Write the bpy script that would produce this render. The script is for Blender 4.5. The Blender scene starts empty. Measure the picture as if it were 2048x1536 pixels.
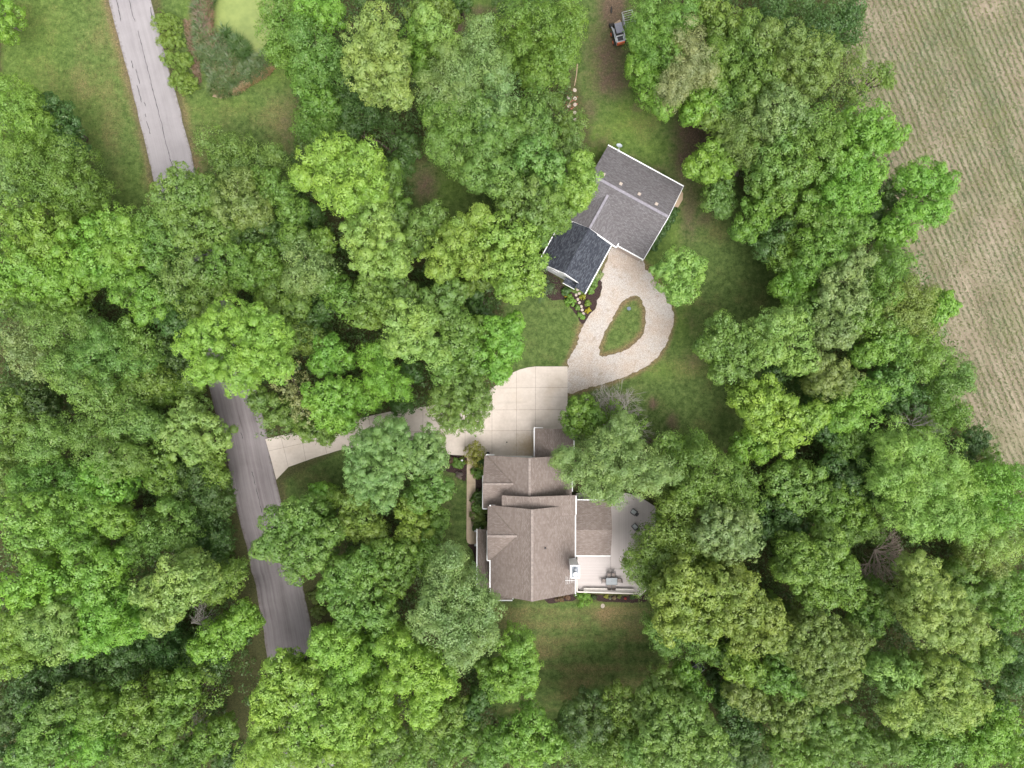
import bpy, bmesh, math, random
import numpy as np
from mathutils import Vector, Matrix

S = bpy.context.scene
COL = S.collection
R = math.radians
RNG = np.random.default_rng(7)
random.seed(7)

# ---------------------------------------------------------------- camera
CAM_H = 100.0
cam_d = bpy.data.cameras.new("camera")
cam = bpy.data.objects.new("camera", cam_d); COL.objects.link(cam)
cam.location = (0, 0, CAM_H); cam.rotation_euler = (0, 0, 0)
cam_d.sensor_fit = 'HORIZONTAL'; cam_d.sensor_width = 36.0
cam_d.lens = 36.0 * (CAM_H / 0.065) / 2048.0
cam_d.clip_start = 1.0; cam_d.clip_end = 6000.0
S.camera = cam

# ---------------------------------------------------------------- sky, sun, exposure
SUN_EL, SUN_AZ = 64.0, 150.0          # azimuth clockwise from +Y (top of the photo)
world = bpy.data.worlds.new("World"); S.world = world; world.use_nodes = True
wn = world.node_tree; wn.nodes.clear()
sky = wn.nodes.new('ShaderNodeTexSky'); sky.sky_type = 'NISHITA'; sky.sun_disc = False
sky.sun_elevation = R(SUN_EL); sky.sun_rotation = R(SUN_AZ)
sky.air_density = 1.0; sky.dust_density = 5.0; sky.ozone_density = 1.0
hsv = wn.nodes.new('ShaderNodeHueSaturation'); hsv.inputs['Saturation'].default_value = 0.12
bg = wn.nodes.new('ShaderNodeBackground'); bg.inputs['Strength'].default_value = 0.15
wo = wn.nodes.new('ShaderNodeOutputWorld')
wn.links.new(sky.outputs[0], hsv.inputs['Color']); wn.links.new(hsv.outputs[0], bg.inputs['Color'])
wn.links.new(bg.outputs[0], wo.inputs['Surface'])
sun_d = bpy.data.lights.new("sun", 'SUN'); sun_d.energy = 1.1; sun_d.angle = R(38)
sun_d.color = (1.0, 0.955, 0.87)
sun = bpy.data.objects.new("sun", sun_d); COL.objects.link(sun)
az = R(SUN_AZ); el = R(SUN_EL)
sv = Vector((math.sin(az)*math.cos(el), math.cos(az)*math.cos(el), math.sin(el)))
sun.rotation_euler = sv.to_track_quat('Z', 'Y').to_euler(); sun.location = sv*200
S.view_settings.view_transform = 'Standard'; S.view_settings.look = 'None'
S.view_settings.exposure = 1.02; S.view_settings.gamma = 1.0
S.render.engine = 'CYCLES'
S.cycles.max_bounces = 6; S.cycles.diffuse_bounces = 3; S.cycles.transmission_bounces = 3
S.cycles.glossy_bounces = 2

# ---------------------------------------------------------------- helpers
PX = 0.065
def K(z): return PX * (1 - z / CAM_H)
def W(px, py, z=0.0):
    """photo pixel + real height -> point in the scene"""
    k = K(z); return ((px - 1024) * k, (768 - py) * k, z)
def Z1(X, Y): return (860 + X / 3.84, 820 + Y / 3.84)

def tag(o, label=None, cat=None, group=None, kind=None):
    if label: o['label'] = label
    if cat: o['category'] = cat
    if group: o['group'] = group
    if kind: o['kind'] = kind
    return o

def empty(name, loc=(0, 0, 0), rz=0.0):
    o = bpy.data.objects.new(name, None); COL.objects.link(o)
    o.location = loc; o.rotation_euler = (0, 0, rz); o.empty_display_size = 0.3
    return o

def thing(name, label, cat, loc=(0, 0, 0), rz=0.0, group=None):
    return tag(empty(name, loc, rz), label, cat, group)

def np_mesh(name, verts, quads, mat, parent=None, smooth=False):
    """fast mesh of quads from numpy arrays"""
    me = bpy.data.meshes.new(name)
    nv, nq = len(verts), len(quads)
    me.vertices.add(nv); me.vertices.foreach_set('co', np.asarray(verts, np.float32).ravel())
    me.loops.add(nq * 4); me.loops.foreach_set('vertex_index', np.asarray(quads, np.int32).ravel())
    me.polygons.add(nq)
    me.polygons.foreach_set('loop_start', np.arange(0, nq * 4, 4, dtype=np.int32))
    me.polygons.foreach_set('loop_total', np.full(nq, 4, np.int32))
    if smooth: me.polygons.foreach_set('use_smooth', np.ones(nq, bool))
    me.update(calc_edges=True)
    if mat: me.materials.append(mat)
    o = bpy.data.objects.new(name, me); COL.objects.link(o)
    if parent: o.parent = parent
    return o

class MB:
    """collects shapes and links them as ONE mesh"""
    def __init__(s): s.v = []; s.f = []; s.uv = []
    def face(s, pts, uv=None):
        b = len(s.v); s.v += [tuple(p) for p in pts]; s.f.append(tuple(range(b, b + len(pts))))
        s.uv.append(uv if uv else [(p[0], p[1]) for p in pts])
    def prism(s, pts, h, uv=None):
        """pts: top outline (counter-clockwise seen from above); sides go down by h"""
        s.face(pts, uv)
        lo = [(p[0], p[1], p[2] - h) for p in pts]
        s.face(lo[::-1])
        n = len(pts)
        for i in range(n):
            j = (i + 1) % n
            s.face([lo[i], lo[j], pts[j], pts[i]])
    def box(s, x0, x1, y0, y1, z0, z1):
        s.prism([(x0, y0, z1), (x1, y0, z1), (x1, y1, z1), (x0, y1, z1)], z1 - z0)
    def obox(s, a, b, w, z0, z1):
        """box along a ground line a-b, width w"""
        a = Vector(a[:2]); b = Vector(b[:2]); d = (b - a).normalized(); n = Vector((-d.y, d.x)) * w / 2
        s.prism([(*(a - n), z1), (*(b - n), z1), (*(b + n), z1), (*(a + n), z1)], z1 - z0)
    def tube(s, p0, p1, r0, r1=None, n=8, cap=True):
        r1 = r0 if r1 is None else r1
        p0 = Vector(p0); p1 = Vector(p1); d = (p1 - p0)
        if d.length < 1e-6: return
        q = d.normalized().to_track_quat('Z', 'Y')
        A = []; B = []
        for i in range(n):
            t = 2 * math.pi * i / n; c = Vector((math.cos(t), math.sin(t), 0))
            A.append(tuple(p0 + q @ (c * r0))); B.append(tuple(p1 + q @ (c * r1)))
        for i in range(n):
            j = (i + 1) % n; s.face([A[i], A[j], B[j], B[i]])
        if cap: s.face(A[::-1]); s.face(B)
    def poly_tube(s, pts, r, n=6):
        for a, b in zip(pts[:-1], pts[1:]): s.tube(a, b, r, n=n)
    def lathe(s, prof, c=(0, 0, 0), n=16):
        rings = []
        for r, z in prof:
            rings.append([(c[0] + r * math.cos(2*math.pi*i/n), c[1] + r * math.sin(2*math.pi*i/n), c[2] + z) for i in range(n)])
        for a, b in zip(rings[:-1], rings[1:]):
            for i in range(n):
                j = (i + 1) % n; s.face([a[i], a[j], b[j], b[i]])
        s.face(rings[0][::-1]); s.face(rings[-1])
    def build(s, name, mat, parent=None, bevel=0, smooth=False):
        me = bpy.data.meshes.new(name); me.from_pydata(s.v, [], s.f)
        ul = me.uv_layers.new(name='UVMap'); flat = [c for f in s.uv for p in f for c in p]
        ul.data.foreach_set('uv', flat)
        me.materials.append(mat); me.update()
        if smooth: me.polygons.foreach_set('use_smooth', [True] * len(me.polygons))
        o = bpy.data.objects.new(name, me); COL.objects.link(o)
        if parent: o.parent = parent
        if bevel:
            w = o.modifiers.new('weld', 'WELD'); w.merge_threshold = 0.0005
            m = o.modifiers.new('bevel', 'BEVEL'); m.width = bevel; m.segments = 2; m.limit_method = 'ANGLE'
        return o

def inside(poly, x, y):
    """vectorised point in polygon"""
    x = np.asarray(x, float); y = np.asarray(y, float); r = np.zeros(x.shape, bool)
    n = len(poly)
    for i in range(n):
        x0, y0 = poly[i][:2]; x1, y1 = poly[(i + 1) % n][:2]
        c = ((y0 > y) != (y1 > y)) & (x < (x1 - x0) * (y - y0) / ((y1 - y0) if y1 != y0 else 1e-9) + x0)
        r ^= c
    return r

def dist_line(pts, x, y):
    d = np.full(np.shape(x), 1e9)
    for (x0, y0), (x1, y1) in zip(pts[:-1], pts[1:]):
        dx, dy = x1 - x0, y1 - y0; L = dx*dx + dy*dy + 1e-9
        t = np.clip(((x - x0)*dx + (y - y0)*dy) / L, 0, 1)
        d = np.minimum(d, np.hypot(x - x0 - t*dx, y - y0 - t*dy))
    return d

def ragged(pts, step=0.5, amp=0.15, seed=1, closed=True, smooth=True):
    """resample an outline and roughen it"""
    rg = np.random.default_rng(seed); P = [Vector(p[:2]) for p in pts]; n = len(P); out = []
    if smooth:
        Q = []
        m = n if closed else n - 1
        for i in range(m):
            p0 = P[(i-1) % n] if closed or i else P[0]; p1 = P[i]; p2 = P[(i+1) % n]; p3 = P[(i+2) % n] if closed or i < n-2 else P[-1]
            k = max(1, int((p2 - p1).length / step))
            for j in range(k):
                t = j / k
                Q.append(0.5*((2*p1) + (p2-p0)*t + (2*p0-5*p1+4*p2-p3)*t*t + (3*p1-p0-3*p2+p3)*t**3))
        if not closed: Q.append(P[-1])
    else:
        Q = []
        m = n if closed else n - 1
        for i in range(m):
            a, b = P[i], P[(i+1) % n]; k = max(1, int((b-a).length/step))
            Q += [a + (b-a)*j/k for j in range(k)]
        if not closed: Q.append(P[-1])
    v = 0
    for q in Q:
        v = 0.55*v + rg.normal(0, amp); w = rg.normal(0, amp*0.5)
        out.append((q.x + v*0.8, q.y + w + v*0.3))
    return out

def sheet(name, outline, z, mat, holes=(), parent=None):
    bm = bmesh.new(); edges = []
    for loop in [outline, *holes]:
        vs = [bm.verts.new((p[0], p[1], z)) for p in loop]
        for i in range(len(vs)): edges.append(bm.edges.new((vs[i], vs[(i+1) % len(vs)])))
    bmesh.ops.triangle_fill(bm, use_beauty=True, use_dissolve=False, edges=edges, normal=(0, 0, 1))
    for f in bm.faces:
        if f.normal.z < 0: f.normal_flip()
    me = bpy.data.meshes.new(name); bm.to_mesh(me); bm.free(); me.materials.append(mat)
    o = bpy.data.objects.new(name, me); COL.objects.link(o)
    if parent: o.parent = parent
    return o

# ---------------------------------------------------------------- node helpers
class NT:
    def __init__(s, name):
        s.m = bpy.data.materials.new(name); s.m.use_nodes = True; s.t = s.m.node_tree; s.t.nodes.clear()
        s.out = s.t.nodes.new('ShaderNodeOutputMaterial')
    def n(s, typ, ins=None, **kw):
        nd = s.t.nodes.new('ShaderNode' + typ)
        for k, v in kw.items(): setattr(nd, k, v)
        for k, v in (ins or {}).items(): s.put(nd, k, v)
        return nd
    def put(s, nd, k, v):
        i = nd.inputs[k]
        if hasattr(v, 'is_output'): s.t.links.new(v, i)
        elif isinstance(v, bpy.types.Node): s.t.links.new(v.outputs[0], i)
        else:
            if isinstance(v, tuple) and len(v) == 3 and i.type == 'RGBA': v = (*v, 1)
            i.default_value = v
    def obj(s): return s.n('TexCoord').outputs['Object']
    def noise(s, scale, detail=3, vec=None, rough=0.55):
        return s.n('TexNoise', {'Vector': vec if vec else s.obj(), 'Scale': scale, 'Detail': detail, 'Roughness': rough}).outputs['Fac']
    def ramp(s, fac, stops):
        r = s.n('ValToRGB', {'Fac': fac}); e = r.color_ramp.elements
        while len(e) < len(stops): e.new(0.5)
        for i, (p, c) in enumerate(stops):
            e[i].position = p; e[i].color = (*c, 1) if len(c) == 3 else c
        return r.outputs['Color']
    def mix(s, fac, a, b, mode='MIX'):
        m = s.n('Mix', data_type='RGBA', blend_type=mode)
        s.put(m, 0, fac); s.put(m, 6, a); s.put(m, 7, b)
        return m.outputs[2]
    def math(s, op, a, b=0.0, clamp=False):
        m = s.n('Math', operation=op, use_clamp=clamp); s.put(m, 0, a); s.put(m, 1, b); return m.outputs[0]
    def mapr(s, v, a, b, c=0.0, d=1.0):
        return s.n('MapRange', {'Value': v, 'From Min': a, 'From Max': b, 'To Min': c, 'To Max': d}).outputs[0]
    def done(s, col, rough=0.9, bump=None, bstr=0.3, bdist=0.05, metal=0.0, spec=0.3):
        p = s.n('BsdfPrincipled'); s.put(p, 'Base Color', col); s.put(p, 'Roughness', rough)
        s.put(p, 'Metallic', metal); s.put(p, 'Specular IOR Level', spec)
        if bump is not None:
            b = s.n('Bump', {'Height': bump, 'Strength': bstr, 'Distance': bdist}); s.put(p, 'Normal', b)
        s.t.links.new(p.outputs[0], s.out.inputs['Surface']); return s.m

def plain(name, col, rough=0.6, var=0.12, scale=3.0, metal=0.0, spec=0.4):
    t = NT(name); nz = t.noise(scale, 4)
    c = t.mix(t.mapr(nz, 0.3, 0.7), tuple(max(0, x*(1-var)) for x in col), tuple(min(1, x*(1+var)) for x in col))
    return t.done(c, rough, nz, 0.1, 0.01, metal, spec)
# ---------------------------------------------------------------- materials
def m_ground():
    t = NT('ground'); o = t.obj()
    a = t.n('VertexColor', layer_name='zones'); sep = t.n('SeparateColor', {'Color': a.outputs['Color']})
    soil, dry, lush = sep.outputs[0], sep.outputs[1], sep.outputs[2]
    n1 = t.noise(0.22, 5, o, 0.6); n2 = t.noise(1.3, 5, o, 0.65); n3 = t.noise(6.0, 4, o, 0.7); n4 = t.noise(0.06, 3, o)
    fine = t.noise(14.0, 3, o, 0.8)
    g = t.ramp(n2, [(0.30, (0.038, 0.064, 0.019)), (0.50, (0.072, 0.112, 0.033)), (0.70, (0.118, 0.165, 0.056))])
    lg = t.ramp(n2, [(0.3, (0.068, 0.120, 0.024)), (0.7, (0.135, 0.205, 0.046))])
    g = t.mix(t.math('MULTIPLY', lush, t.mapr(n1, 0.35, 0.6, 0.5, 1.0)), g, lg)
    dryc = t.ramp(n3, [(0.3, (0.105, 0.085, 0.040)), (0.7, (0.235, 0.180, 0.098))])
    df = t.math('ADD', t.math('MULTIPLY', dry, 1.0), t.math('MULTIPLY', t.math('SUBTRACT', n1, 0.56), 2.0))
    df = t.math('ADD', df, t.math('MULTIPLY', t.math('SUBTRACT', n3, 0.5), 1.4), True)
    g = t.mix(df, g, dryc)
    sc = t.ramp(n3, [(0.28, (0.070, 0.050, 0.035)), (0.55, (0.115, 0.085, 0.062)), (0.75, (0.175, 0.138, 0.102))])
    sf = t.math('ADD', t.math('MULTIPLY', soil, 1.5), t.math('MULTIPLY', t.math('SUBTRACT', n2, 0.62), 1.8))
    sf = t.math('ADD', sf, t.math('MULTIPLY', t.math('SUBTRACT', fine, 0.5), 0.9), True)
    sf = t.math('MULTIPLY', sf, t.mapr(soil, 0.0, 0.12), True)
    c = t.mix(sf, g, sc)
    lit = t.ramp(n3, [(0.3, (0.042, 0.052, 0.020)), (0.7, (0.095, 0.092, 0.045))])
    c = t.mix(t.mapr(t.math('ADD', a.outputs['Alpha'], t.math('MULTIPLY', t.math('SUBTRACT', n2, 0.5), 0.8)), 0.25, 0.7), c, lit)
    # single blades, clover heads and crumbs
    n6 = t.noise(3.2, 6, o, 0.85)
    c = t.mix(t.mapr(n6, 0.50, 0.68, 0.0, 0.75), c, t.mix(1.0, c, (1.9, 1.75, 1.6), 'MULTIPLY'))
    c = t.mix(t.mapr(n6, 0.47, 0.33, 0.0, 0.75), c, t.mix(1.0, c, (0.45, 0.5, 0.45), 'MULTIPLY'))
    c = t.mix(t.mapr(fine, 0.35, 0.75, 0.0, 0.5), c, t.mix(1.0, c, (1.6, 1.5, 1.4), 'MULTIPLY'))
    c = t.mix(t.mapr(t.noise(5.0, 2, o, 0.8), 0.42, 0.30, 0.0, 0.55), c, t.mix(1.0, c, (0.45, 0.5, 0.4), 'MULTIPLY'))
    return t.done(c, 1.0, t.math('ADD', n3, fine), 0.6, 0.08, spec=0.1)

def m_asphalt():
    t = NT('asphalt'); o = t.obj()
    uv = t.n('TexCoord').outputs['UV']; s = t.n('SeparateXYZ', {'Vector': uv})
    u, v = s.outputs[0], s.outputs[1]
    sc = t.n('Mapping', {'Vector': uv, 'Scale': (2.2, 0.06, 1.0)}); streak = t.noise(1.0, 4, sc.outputs[0], 0.6)
    n = t.noise(0.35, 4, o); f = t.noise(18, 2, o, 0.8)
    new = t.ramp(t.math('ADD', t.math('MULTIPLY', n, 0.55), t.math('MULTIPLY', streak, 0.45)), [(0.3, (0.210, 0.194, 0.202)), (0.7, (0.290, 0.270, 0.278))])
    old = t.ramp(t.math('ADD', t.math('MULTIPLY', n, 0.3), t.math('MULTIPLY', streak, 0.7)), [(0.34, (0.130, 0.112, 0.115)), (0.44, (0.185, 0.163, 0.168)), (0.62, (0.245, 0.220, 0.226))])
    c = t.mix(t.mapr(v, -1.5, 0.5), new, old)
    c = t.mix(t.mapr(f, 0.35, 0.75, 0.0, 0.35), c, t.mix(1.0, c, (1.5, 1.5, 1.5), 'MULTIPLY'))
    w = t.mapr(t.noise(2.2, 4, o), 0.35, 0.65, -0.25, 0.25)
    ed = t.math('ADD', t.math('ABSOLUTE', t.math('SUBTRACT', u, 3.0)), w)
    c = t.mix(t.mapr(ed, 2.75, 3.1, 0, 0.55), c, (0.12, 0.095, 0.078))
    return t.done(c, 0.95, f, 0.25, 0.01, spec=0.15)

def m_concrete(name, lo, hi, stain=0.25):
    t = NT(name); o = t.obj()
    n = t.noise(0.5, 5, o, 0.6); n2 = t.noise(3.0, 5, o, 0.7); f = t.noise(25, 2, o, 0.8)
    c = t.mix(t.mapr(t.math('ADD', t.math('MULTIPLY', n, 0.6), t.math('MULTIPLY', n2, 0.4)), 0.35, 0.65), lo, hi)
    c = t.mix(t.mapr(t.noise(0.28, 4, o), 0.56, 0.72, 0, stain), c, (0.36, 0.27, 0.17))
    c = t.mix(t.mapr(f, 0.6, 0.8, 0, 0.3), c, tuple(x*0.7 for x in lo))
    if stain > .2:
        for (sx, sy, sr, amt, sc_) in ((1062, 893, 1.5, .75, (0.34, 0.24, 0.12)), (1040, 905, 1.8, .4, (0.40, 0.31, 0.2)), (950, 885, 2.2, .3, (0.36, 0.31, 0.27)), (1000, 860, 1.6, .22, (0.36, 0.31, 0.27)), (620, 885, 1.8, .25, (0.36, 0.31, 0.27)), (1120, 760, 1.5, .2, (0.40, 0.33, 0.24))):
            dd = t.n('VectorMath', {0: o, 1: (*W(sx, sy)[:2], .11)}, operation='DISTANCE').outputs['Value']
            c = t.mix(t.mapr(t.math('ADD', dd, t.math('MULTIPLY', t.math('SUBTRACT', n2, 0.5), 2.2)), sr*1.5, 0.0, 0, amt), c, sc_)
        tk = t.n('Mapping', {'Vector': o, 'Scale': (0.12, 1.6, 1), 'Rotation': (0, 0, .12)}); tn = t.noise(1.0, 3, tk.outputs[0], 0.6)
        c = t.mix(t.mapr(tn, 0.55, 0.72, 0, 0.30), c, (0.36, 0.31, 0.27))
    return t.done(c, 0.9, f, 0.15, 0.005, spec=0.2)

def m_gravel():
    t = NT('gravel'); o = t.obj()
    vo = t.n('TexVoronoi', {'Vector': o, 'Scale': 26.0, 'Randomness': 1.0})
    cell = t.n('SeparateColor', {'Color': vo.outputs['Color']}).outputs[0]
    base = t.ramp(cell, [(0.0, (0.26, 0.225, 0.20)), (0.25, (0.40, 0.355, 0.325)), (0.7, (0.49, 0.445, 0.415)), (1.0, (0.60, 0.56, 0.53))])
    n = t.noise(0.35, 4, o); n2 = t.noise(1.1, 5, o, 0.65)
    c = t.mix(t.mapr(n, 0.42, 0.62, 0, 0.7), base, t.mix(1.0, base, (0.97, 0.87, 0.77), 'MULTIPLY'))
    c = t.mix(t.mapr(n2, 0.56, 0.74, 0, 0.6), c, (0.24, 0.19, 0.13))
    c = t.mix(t.mapr(t.noise(5, 3, o), 0.35, 0.7, 0, 0.35), c, t.mix(1.0, c, (0.6, 0.6, 0.6), 'MULTIPLY'))
    return t.done(c, 0.95, vo.outputs['Distance'], 0.5, 0.03, spec=0.15)

def m_shingle(name, cols, bump=0.3, contrast=1.0):
    """cols: dark, mid, light; uv in metres, u along the eave"""
    t = NT(name); uv = t.n('TexCoord').outputs['UV']
    br = t.n('TexBrick', {'Vector': uv, 'Color1': (0, 0, 0, 1), 'Color2': (1, 1, 1, 1), 'Mortar': (0.05, 0.05, 0.05, 1), 'Scale': 1.0,
                          'Mortar Size': 0.012, 'Bias': 0.0, 'Brick Width': 0.34, 'Row Height': 0.145}, offset=0.37)
    tab = t.n('SeparateColor', {'Color': br.outputs['Color']}).outputs[0]
    mp = t.n('Mapping', {'Vector': uv, 'Scale': (3.4, 4.6, 1.0)}); n = t.noise(1.0, 4, mp.outputs[0], 0.7)
    big = t.noise(0.45, 4, uv); gr = t.noise(30, 2, uv, 0.8)
    f = t.math('ADD', t.math('MULTIPLY', tab, 0.42), t.math('MULTIPLY', n, 0.58))
    c = t.ramp(f, [(0.28, cols[0]), (0.50, cols[1]), (0.74, cols[2])])
    c = t.mix(t.mapr(big, 0.35, 0.65, 0, 0.30), c, t.mix(1.0, c, (0.80, 0.76, 0.74), 'MULTIPLY'))
    c = t.mix(t.mapr(gr, 0.4, 0.7, 0, 0.22), c, t.mix(1.0, c, (1.35, 1.35, 1.35), 'MULTIPLY'))
    c = t.mix(t.math('MULTIPLY', br.outputs['Fac'], 0.45), c, tuple(x*0.5 for x in cols[0]))
    return t.done(c, 0.95, t.math('ADD', tab, n), bump, 0.03, spec=0.15)

def m_boards(name, lo, hi, pitch=0.145, axis=0):
    t = NT(name); o = t.obj(); s = t.n('SeparateXYZ', {'Vector': o}); q = s.outputs[axis]
    fr = t.math('FRACT', t.math('DIVIDE', q, pitch)); gap = t.math('LESS_THAN', fr, 0.10)
    fl = t.math('FLOOR', t.math('DIVIDE', q, pitch)); wn_ = t.n('TexWhiteNoise', {'W': fl}, noise_dimensions='1D').outputs[0]
    n = t.noise(1.5, 4, o)
    c = t.mix(t.math('ADD', t.math('MULTIPLY', wn_, 0.5), t.math('MULTIPLY', n, 0.5)), lo, hi)
    c = t.mix(gap, c, tuple(x*0.35 for x in lo))
    # faint moire-scale banding of worn boards
    return t.done(c, 0.75, t.math('SUBTRACT', 1.0, gap), 0.4, 0.01, spec=0.3)

def m_foliage(name='foliage', transl=0.30):
    t = NT(name)
    oi = t.n('ObjectInfo'); col = oi.outputs['Color']
    isl = t.n('NewGeometry').outputs['Random Per Island']
    o = t.obj(); big = t.noise(0.55, 3, o)
    c = t.mix(t.mapr(isl, 0, 1, 0, 1), t.mix(1.0, col, (0.87, 0.89, 0.89), 'MULTIPLY'), t.mix(1.0, col, (1.15, 1.12, 1.12), 'MULTIPLY'))
    c = t.mix(t.mapr(big, 0.35, 0.65, 0.0, 0.8), c, t.mix(1.0, c, (1.20, 1.08, 0.85), 'MULTIPLY'))
    w_ = t.noise(0.22, 4, t.n('NewGeometry').outputs['Position'], 0.6)
    c = t.mix(t.mapr(w_, 0.50, 0.68, 0, 0.75), c, t.mix(1.0, c, (1.14, 1.07, 0.92), 'MULTIPLY'))
    c = t.mix(t.mapr(w_, 0.48, 0.34, 0, 0.7), c, t.mix(1.0, c, (0.80, 0.88, 0.84), 'MULTIPLY'))
    c = t.mix(t.math('GREATER_THAN', isl, 0.98), c, t.mix(0.3, c, (0.34, 0.33, 0.14)))
    d = t.n('BsdfDiffuse', {'Color': c}); tr = t.n('BsdfTranslucent', {'Color': t.mix(1.0, c, (1.25, 1.3, 0.7), 'MULTIPLY')})
    g = t.n('BsdfGlossy', {'Color': (1, 1, 1), 'Roughness': 0.5})
    m = t.n('MixShader', {0: transl, 1: d.outputs[0], 2: tr.outputs[0]})
    m2 = t.n('MixShader', {0: 0.035, 1: m.outputs[0], 2: g.outputs[0]})
    t.t.links.new(m2.outputs[0], t.out.inputs['Surface']); return t.m

def m_bark(name, lo, hi):
    t = NT(name); o = t.obj(); mp = t.n('Mapping', {'Vector': o, 'Scale': (6, 6, 1.2)}); n = t.noise(1.0, 5, mp.outputs[0], 0.7)
    return t.done(t.mix(t.mapr(n, 0.3, 0.7), lo, hi), 0.95, n, 0.6, 0.03, spec=0.1)

def m_field():
    t = NT('field_soil'); o = t.obj()
    ang = math.atan2(0.92, 0.39)   # row direction
    mp = t.n('Mapping', {'Vector': o, 'Rotation': (0, 0, ROW_ANG)}); s = t.n('SeparateXYZ', {'Vector': mp.outputs[0]})
    n = t.noise(0.25, 5, o); f = t.noise(4, 4, o, 0.7); ff = t.noise(16, 2, o, 0.8)
    st = t.n('Mapping', {'Vector': mp.outputs[0], 'Scale': (0.06, 2.4, 1)}); streak = t.noise(1.0, 3, st.outputs[0], 0.6)
    x = t.math('ADD', t.math('MULTIPLY', n, 0.35), t.math('ADD', t.math('MULTIPLY', streak, 0.4), t.math('MULTIPLY', f, 0.25)))
    c = t.ramp(x, [(0.36, (0.175, 0.143, 0.100)), (0.50, (0.238, 0.200, 0.148)), (0.64, (0.318, 0.275, 0.212))])
    c = t.mix(t.mapr(ff, 0.35, 0.7, 0, 0.4), c, t.mix(1.0, c, (0.65, 0.62, 0.58), 'MULTIPLY'))
    mo = t.noise(0.10, 4, o, 0.6); c = t.mix(t.mapr(mo, 0.45, 0.62, 0, 0.5), c, t.mix(1.0, c, (0.80, 0.92, 0.75), 'MULTIPLY'))
    tr_ = t.n('SeparateXYZ', {'Vector': mp.outputs[0]}).outputs[1]
    fr = t.math('FRACT', t.math('DIVIDE', tr_, 9.1)); c = t.mix(t.math('LESS_THAN', t.math('ABSOLUTE', t.math('SUBTRACT', fr, 0.5)), 0.022), c, t.mix(1.0, c, (1.18, 1.16, 1.18), 'MULTIPLY'))
    return t.done(c, 1.0, f, 0.5, 0.06, spec=0.05)

ROW_ANG = 0.0
def mk_row_ang():
    d = Vector((0.395, -0.919)); return math.atan2(d.y, d.x)
ROW_A = mk_row_ang(); ROW_ANG = -ROW_A

MT = dict(
    ground=m_ground(), asphalt=m_asphalt(), gravel=m_gravel(),
    concrete=m_concrete('concrete', (0.48, 0.415, 0.365), (0.60, 0.530, 0.475)),
    walk=m_concrete('path_concrete', (0.40, 0.31, 0.225), (0.52, 0.42, 0.32), 0.1),
    tan_slab=m_concrete('tan_slab', (0.38, 0.28, 0.19), (0.46, 0.35, 0.25), 0.1),
    joint=plain('joint', (0.29, 0.24, 0.20), 0.95), crack=plain('crack_sealer', (0.055, 0.052, 0.055), 0.7),
    mulch=plain('mulch', (0.048, 0.032, 0.030), 1.0, 0.6, 9.0, spec=0.05),
    house_roof=m_shingle('house_shingle', ((0.178, 0.144, 0.128), (0.212, 0.174, 0.157), (0.255, 0.214, 0.195))),
    shed_roof=m_shingle('grey_shingle', ((0.118, 0.109, 0.114), (0.145, 0.136, 0.143), (0.182, 0.172, 0.181)), 0.5),
    dark_roof=m_shingle('charcoal_shingle', ((0.034, 0.038, 0.050), (0.056, 0.062, 0.078), (0.100, 0.108, 0.128))),
    ridge=plain('ridge_cap', (0.235, 0.22, 0.25), 0.9, 0.2), hridge=plain('house_ridge_cap', (0.24, 0.20, 0.182), 0.9, 0.25),
    white=plain('white_paint', (0.80, 0.80, 0.81), 0.45, 0.04), siding=m_boards('white_siding', (0.70, 0.71, 0.73), (0.78, 0.78, 0.80), 0.12, 2),
    tan_door=m_boards('tan_panel', (0.40, 0.33, 0.29), (0.45, 0.38, 0.34), 0.5, 2),
    glass=plain('window_glass', (0.03, 0.035, 0.04), 0.08, 0.1, spec=0.8),
    deck_ns=m_boards('deck_boards_long', (0.46, 0.405, 0.390), (0.55, 0.495, 0.480), 0.145, 0),
    deck_ew=m_boards('deck_boards_cross', (0.48, 0.425, 0.410), (0.57, 0.515, 0.500), 0.145, 1),
    deck_trim=plain('deck_trim', (0.60, 0.55, 0.51), 0.7, 0.08),
    metal=plain('galvanised', (0.42, 0.44, 0.47), 0.4, 0.1, metal=0.6), dmetal=plain('dark_metal', (0.05, 0.05, 0.055), 0.5),
    tabletop=plain('grey_tabletop', (0.17, 0.19, 0.21), 0.35, 0.08), sling=plain('chair_sling', (0.27, 0.225, 0.205), 0.8),
    cushion=plain('pale_cushion', (0.45, 0.47, 0.47), 0.8), dish=plain('dish_grey', (0.46, 0.50, 0.56), 0.45, 0.05),
    stone=plain('stepping_stone', (0.42, 0.355, 0.31), 0.9, 0.15), orange=plain('orange_paint', (0.70, 0.17, 0.07), 0.5),
    lgrey=plain('light_grey_paint', (0.50, 0.52, 0.55), 0.45), cab=plain('cab_roof', (0.20, 0.20, 0.24), 0.5), rubber=plain('rubber', (0.035, 0.032, 0.03), 0.85),
    tan_wood=plain('tan_timber', (0.34, 0.25, 0.17), 0.9, 0.2), bark=m_bark('bark', (0.075, 0.058, 0.045), (0.17, 0.135, 0.105)),
    pale_bark=m_bark('pale_bark', (0.20, 0.17, 0.14), (0.36, 0.32, 0.28)), dead=m_bark('dead_wood', (0.24, 0.185, 0.16), (0.42, 0.345, 0.30)),
    greywood=m_bark('grey_dead_wood', (0.19, 0.175, 0.155), (0.33, 0.31, 0.28)),
    foliage=m_foliage(), field=m_field(), reddish=plain('red_brick_chips', (0.26, 0.10, 0.07), 0.9, 0.4, 8),
)

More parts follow.
